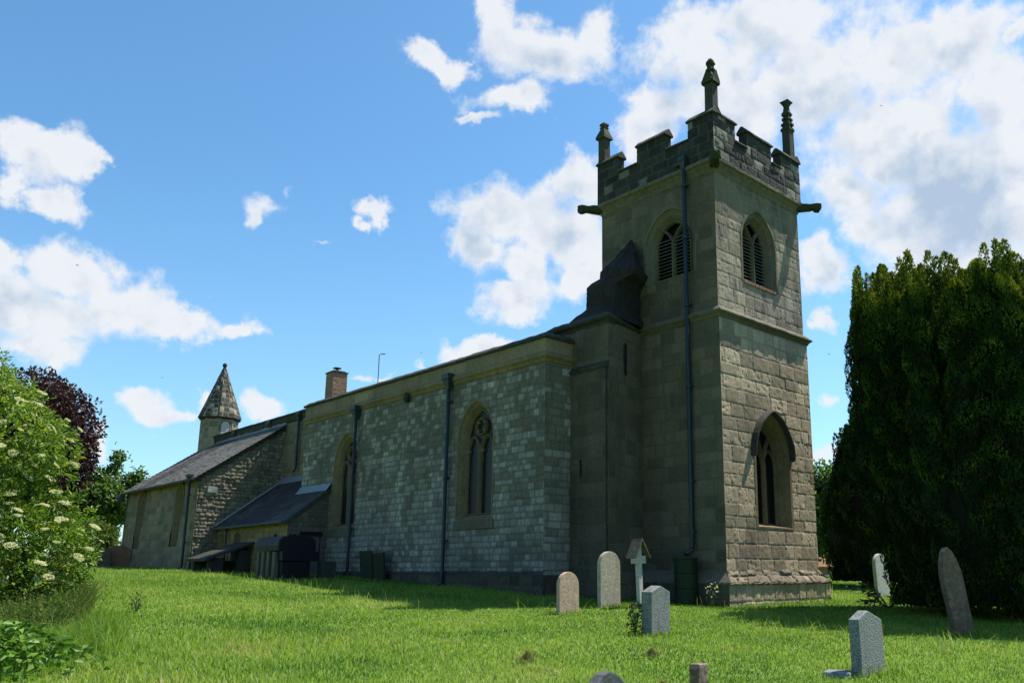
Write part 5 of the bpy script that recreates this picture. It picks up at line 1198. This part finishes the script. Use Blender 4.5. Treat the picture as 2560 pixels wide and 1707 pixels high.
small_plant('thistle', 'dark thistle standing in the grass right of the elder bush', 'plant', 4.3, 13.75, .34, 50, M['dark_leaf'], .08, .03, 73, .17)
# clumps of dead mown grass
def clumps():
    g = np.random.default_rng(81); n = 420; r = np.abs(g.normal(0, .11, n)); a = g.uniform(0, 6.28, n)
    P = np.stack([r*np.cos(a), r*np.sin(a)*.7, .12*np.exp(-(r/.12)**2)*g.random(n)+.05], -1)
    v, f = grass_blades(P-np.array([0, 0, .03]), g.uniform(.03, .11, n), np.full(n, .008), g, 1.2); first = None
    D = 1.08844
    for i, (x, y) in enumerate([(-5.7, 9.6), (-7.9, 11.9), (-5.2, 11.6)]):
        if first is None: first = o = mesh_np('dead_grass_clump', v, f, M['dry'], None, {'var': np.repeat(g.uniform(.4, 1, n), 5)})
        else: o = first.copy(); COL.objects.link(o)
        o.location = gl(x, y); o.rotation_euler = (0, 0, i*1.3); s = .7+.12*(i % 4); o.scale = (s, s, s)
        tag(o, 'small brown clump of dead mown grass lying on the lawn', 'grass clump', 'clumps of dead grass on the lawn')
clumps()
# brick cottage beyond the trees
t = thing('brick_cottage', 'low red brick cottage with white windows seen under the far trees', 'house', (18.5, -37.5, -1.25)); t.rotation_euler = (0, 0, R(42))
def cottage():
    mb = MB(); mb.box(-5, 5, -3, 2.98, 0, 2.6); mb.build('wall_core', M['core'], t)
    W_ = wall('wall', M['brick'], t, (-5, 3, 0), (1, 0, 0), (0, 1, 0), 10, 2.6, rows=(.075, .08), bl=(.21, .235), res=.05, jd=.003, rough=.002, erode=.001, blockoff=.002, seed=95)
    mb = MB(); mb.loops([[(-5.2, 3.3, 2.45), (-5.2, 3.3, 2.55), (-5.2, 0, 5.3), (-5.2, -3.3, 2.55), (-5.2, -3.3, 2.45)], [(5.2, 3.3, 2.45), (5.2, 3.3, 2.55), (5.2, 0, 5.3), (5.2, -3.3, 2.55), (5.2, -3.3, 2.45)]]); mb.build('roof', M['tile'], t)
    for xx in (-3.6, -1.0, 1.15, 3.4):
        mb = MB()
        for a, b_ in ((-.5, -.42), (-.04, .04), (.42, .5)): mb.box(xx+a, xx+b_, 3.02, 3.09, .75, 1.95)
        for z in (.75, 1.31, 1.87): mb.box(xx-.42, xx-.04, 3.025, 3.085, z, z+.08); mb.box(xx+.04, xx+.42, 3.025, 3.085, z, z+.08)
        w_ = mb.build('window', M['paintwhite'], t)
        mb = MB(); mb.box(xx-.42, xx+.42, 3.0, 3.03, .8, 1.9); mb.build('glass', M['glass'], w_)
cottage()
# birds
def bird(p, label, s, ang):
    b_ = thing('bird', label, 'bird', p, ang); mb = MB()
    mb.loops([[(x, r*math.cos(k*math.pi/3), r*.8*math.sin(k*math.pi/3)) for k in range(6)] for x, r in ((-.16, .008), (-.10, .018), (-.02, .032), (.05, .03), (.085, .016), (.11, .019), (.13, .012), (.15, .002))])
    for sg in (-1, 1): mb.loops([[(.05, sg*.02, .02), (-.03, sg*.02, .02), (-.03, sg*.02, .012), (.05, sg*.02, .012)], [(.04, sg*.13, .07), (-.03, sg*.13, .07), (-.03, sg*.13, .064), (.04, sg*.13, .064)], [(-.03, sg*.26, .05), (-.05, sg*.26, .05), (-.05, sg*.26, .047), (-.03, sg*.26, .047)]])
    mb.build('body', M['bird'], b_); b_.scale = (s*.5, s*.5, s*.5)
bird((49.3, .4, 14.6), 'tiny dark bird in flight left of the conical spire', 1.2, .3)
bird((10.3, -24.7, 13.7), 'tiny dark bird in flight between the tower and the big yew', 1.0, 1.2)
bird((44.2, -17.9, 18.9), 'tiny dark bird in flight above the nave parapet', 1.2, 2.0)
bird((63.5, 3.7, 26.1), 'tiny dark bird in flight against the large left cloud', 1.6, .8)
bird((14.0, -42.4, 39.2), 'tiny dark bird in flight high above the big yew', 1.2, 2.6)
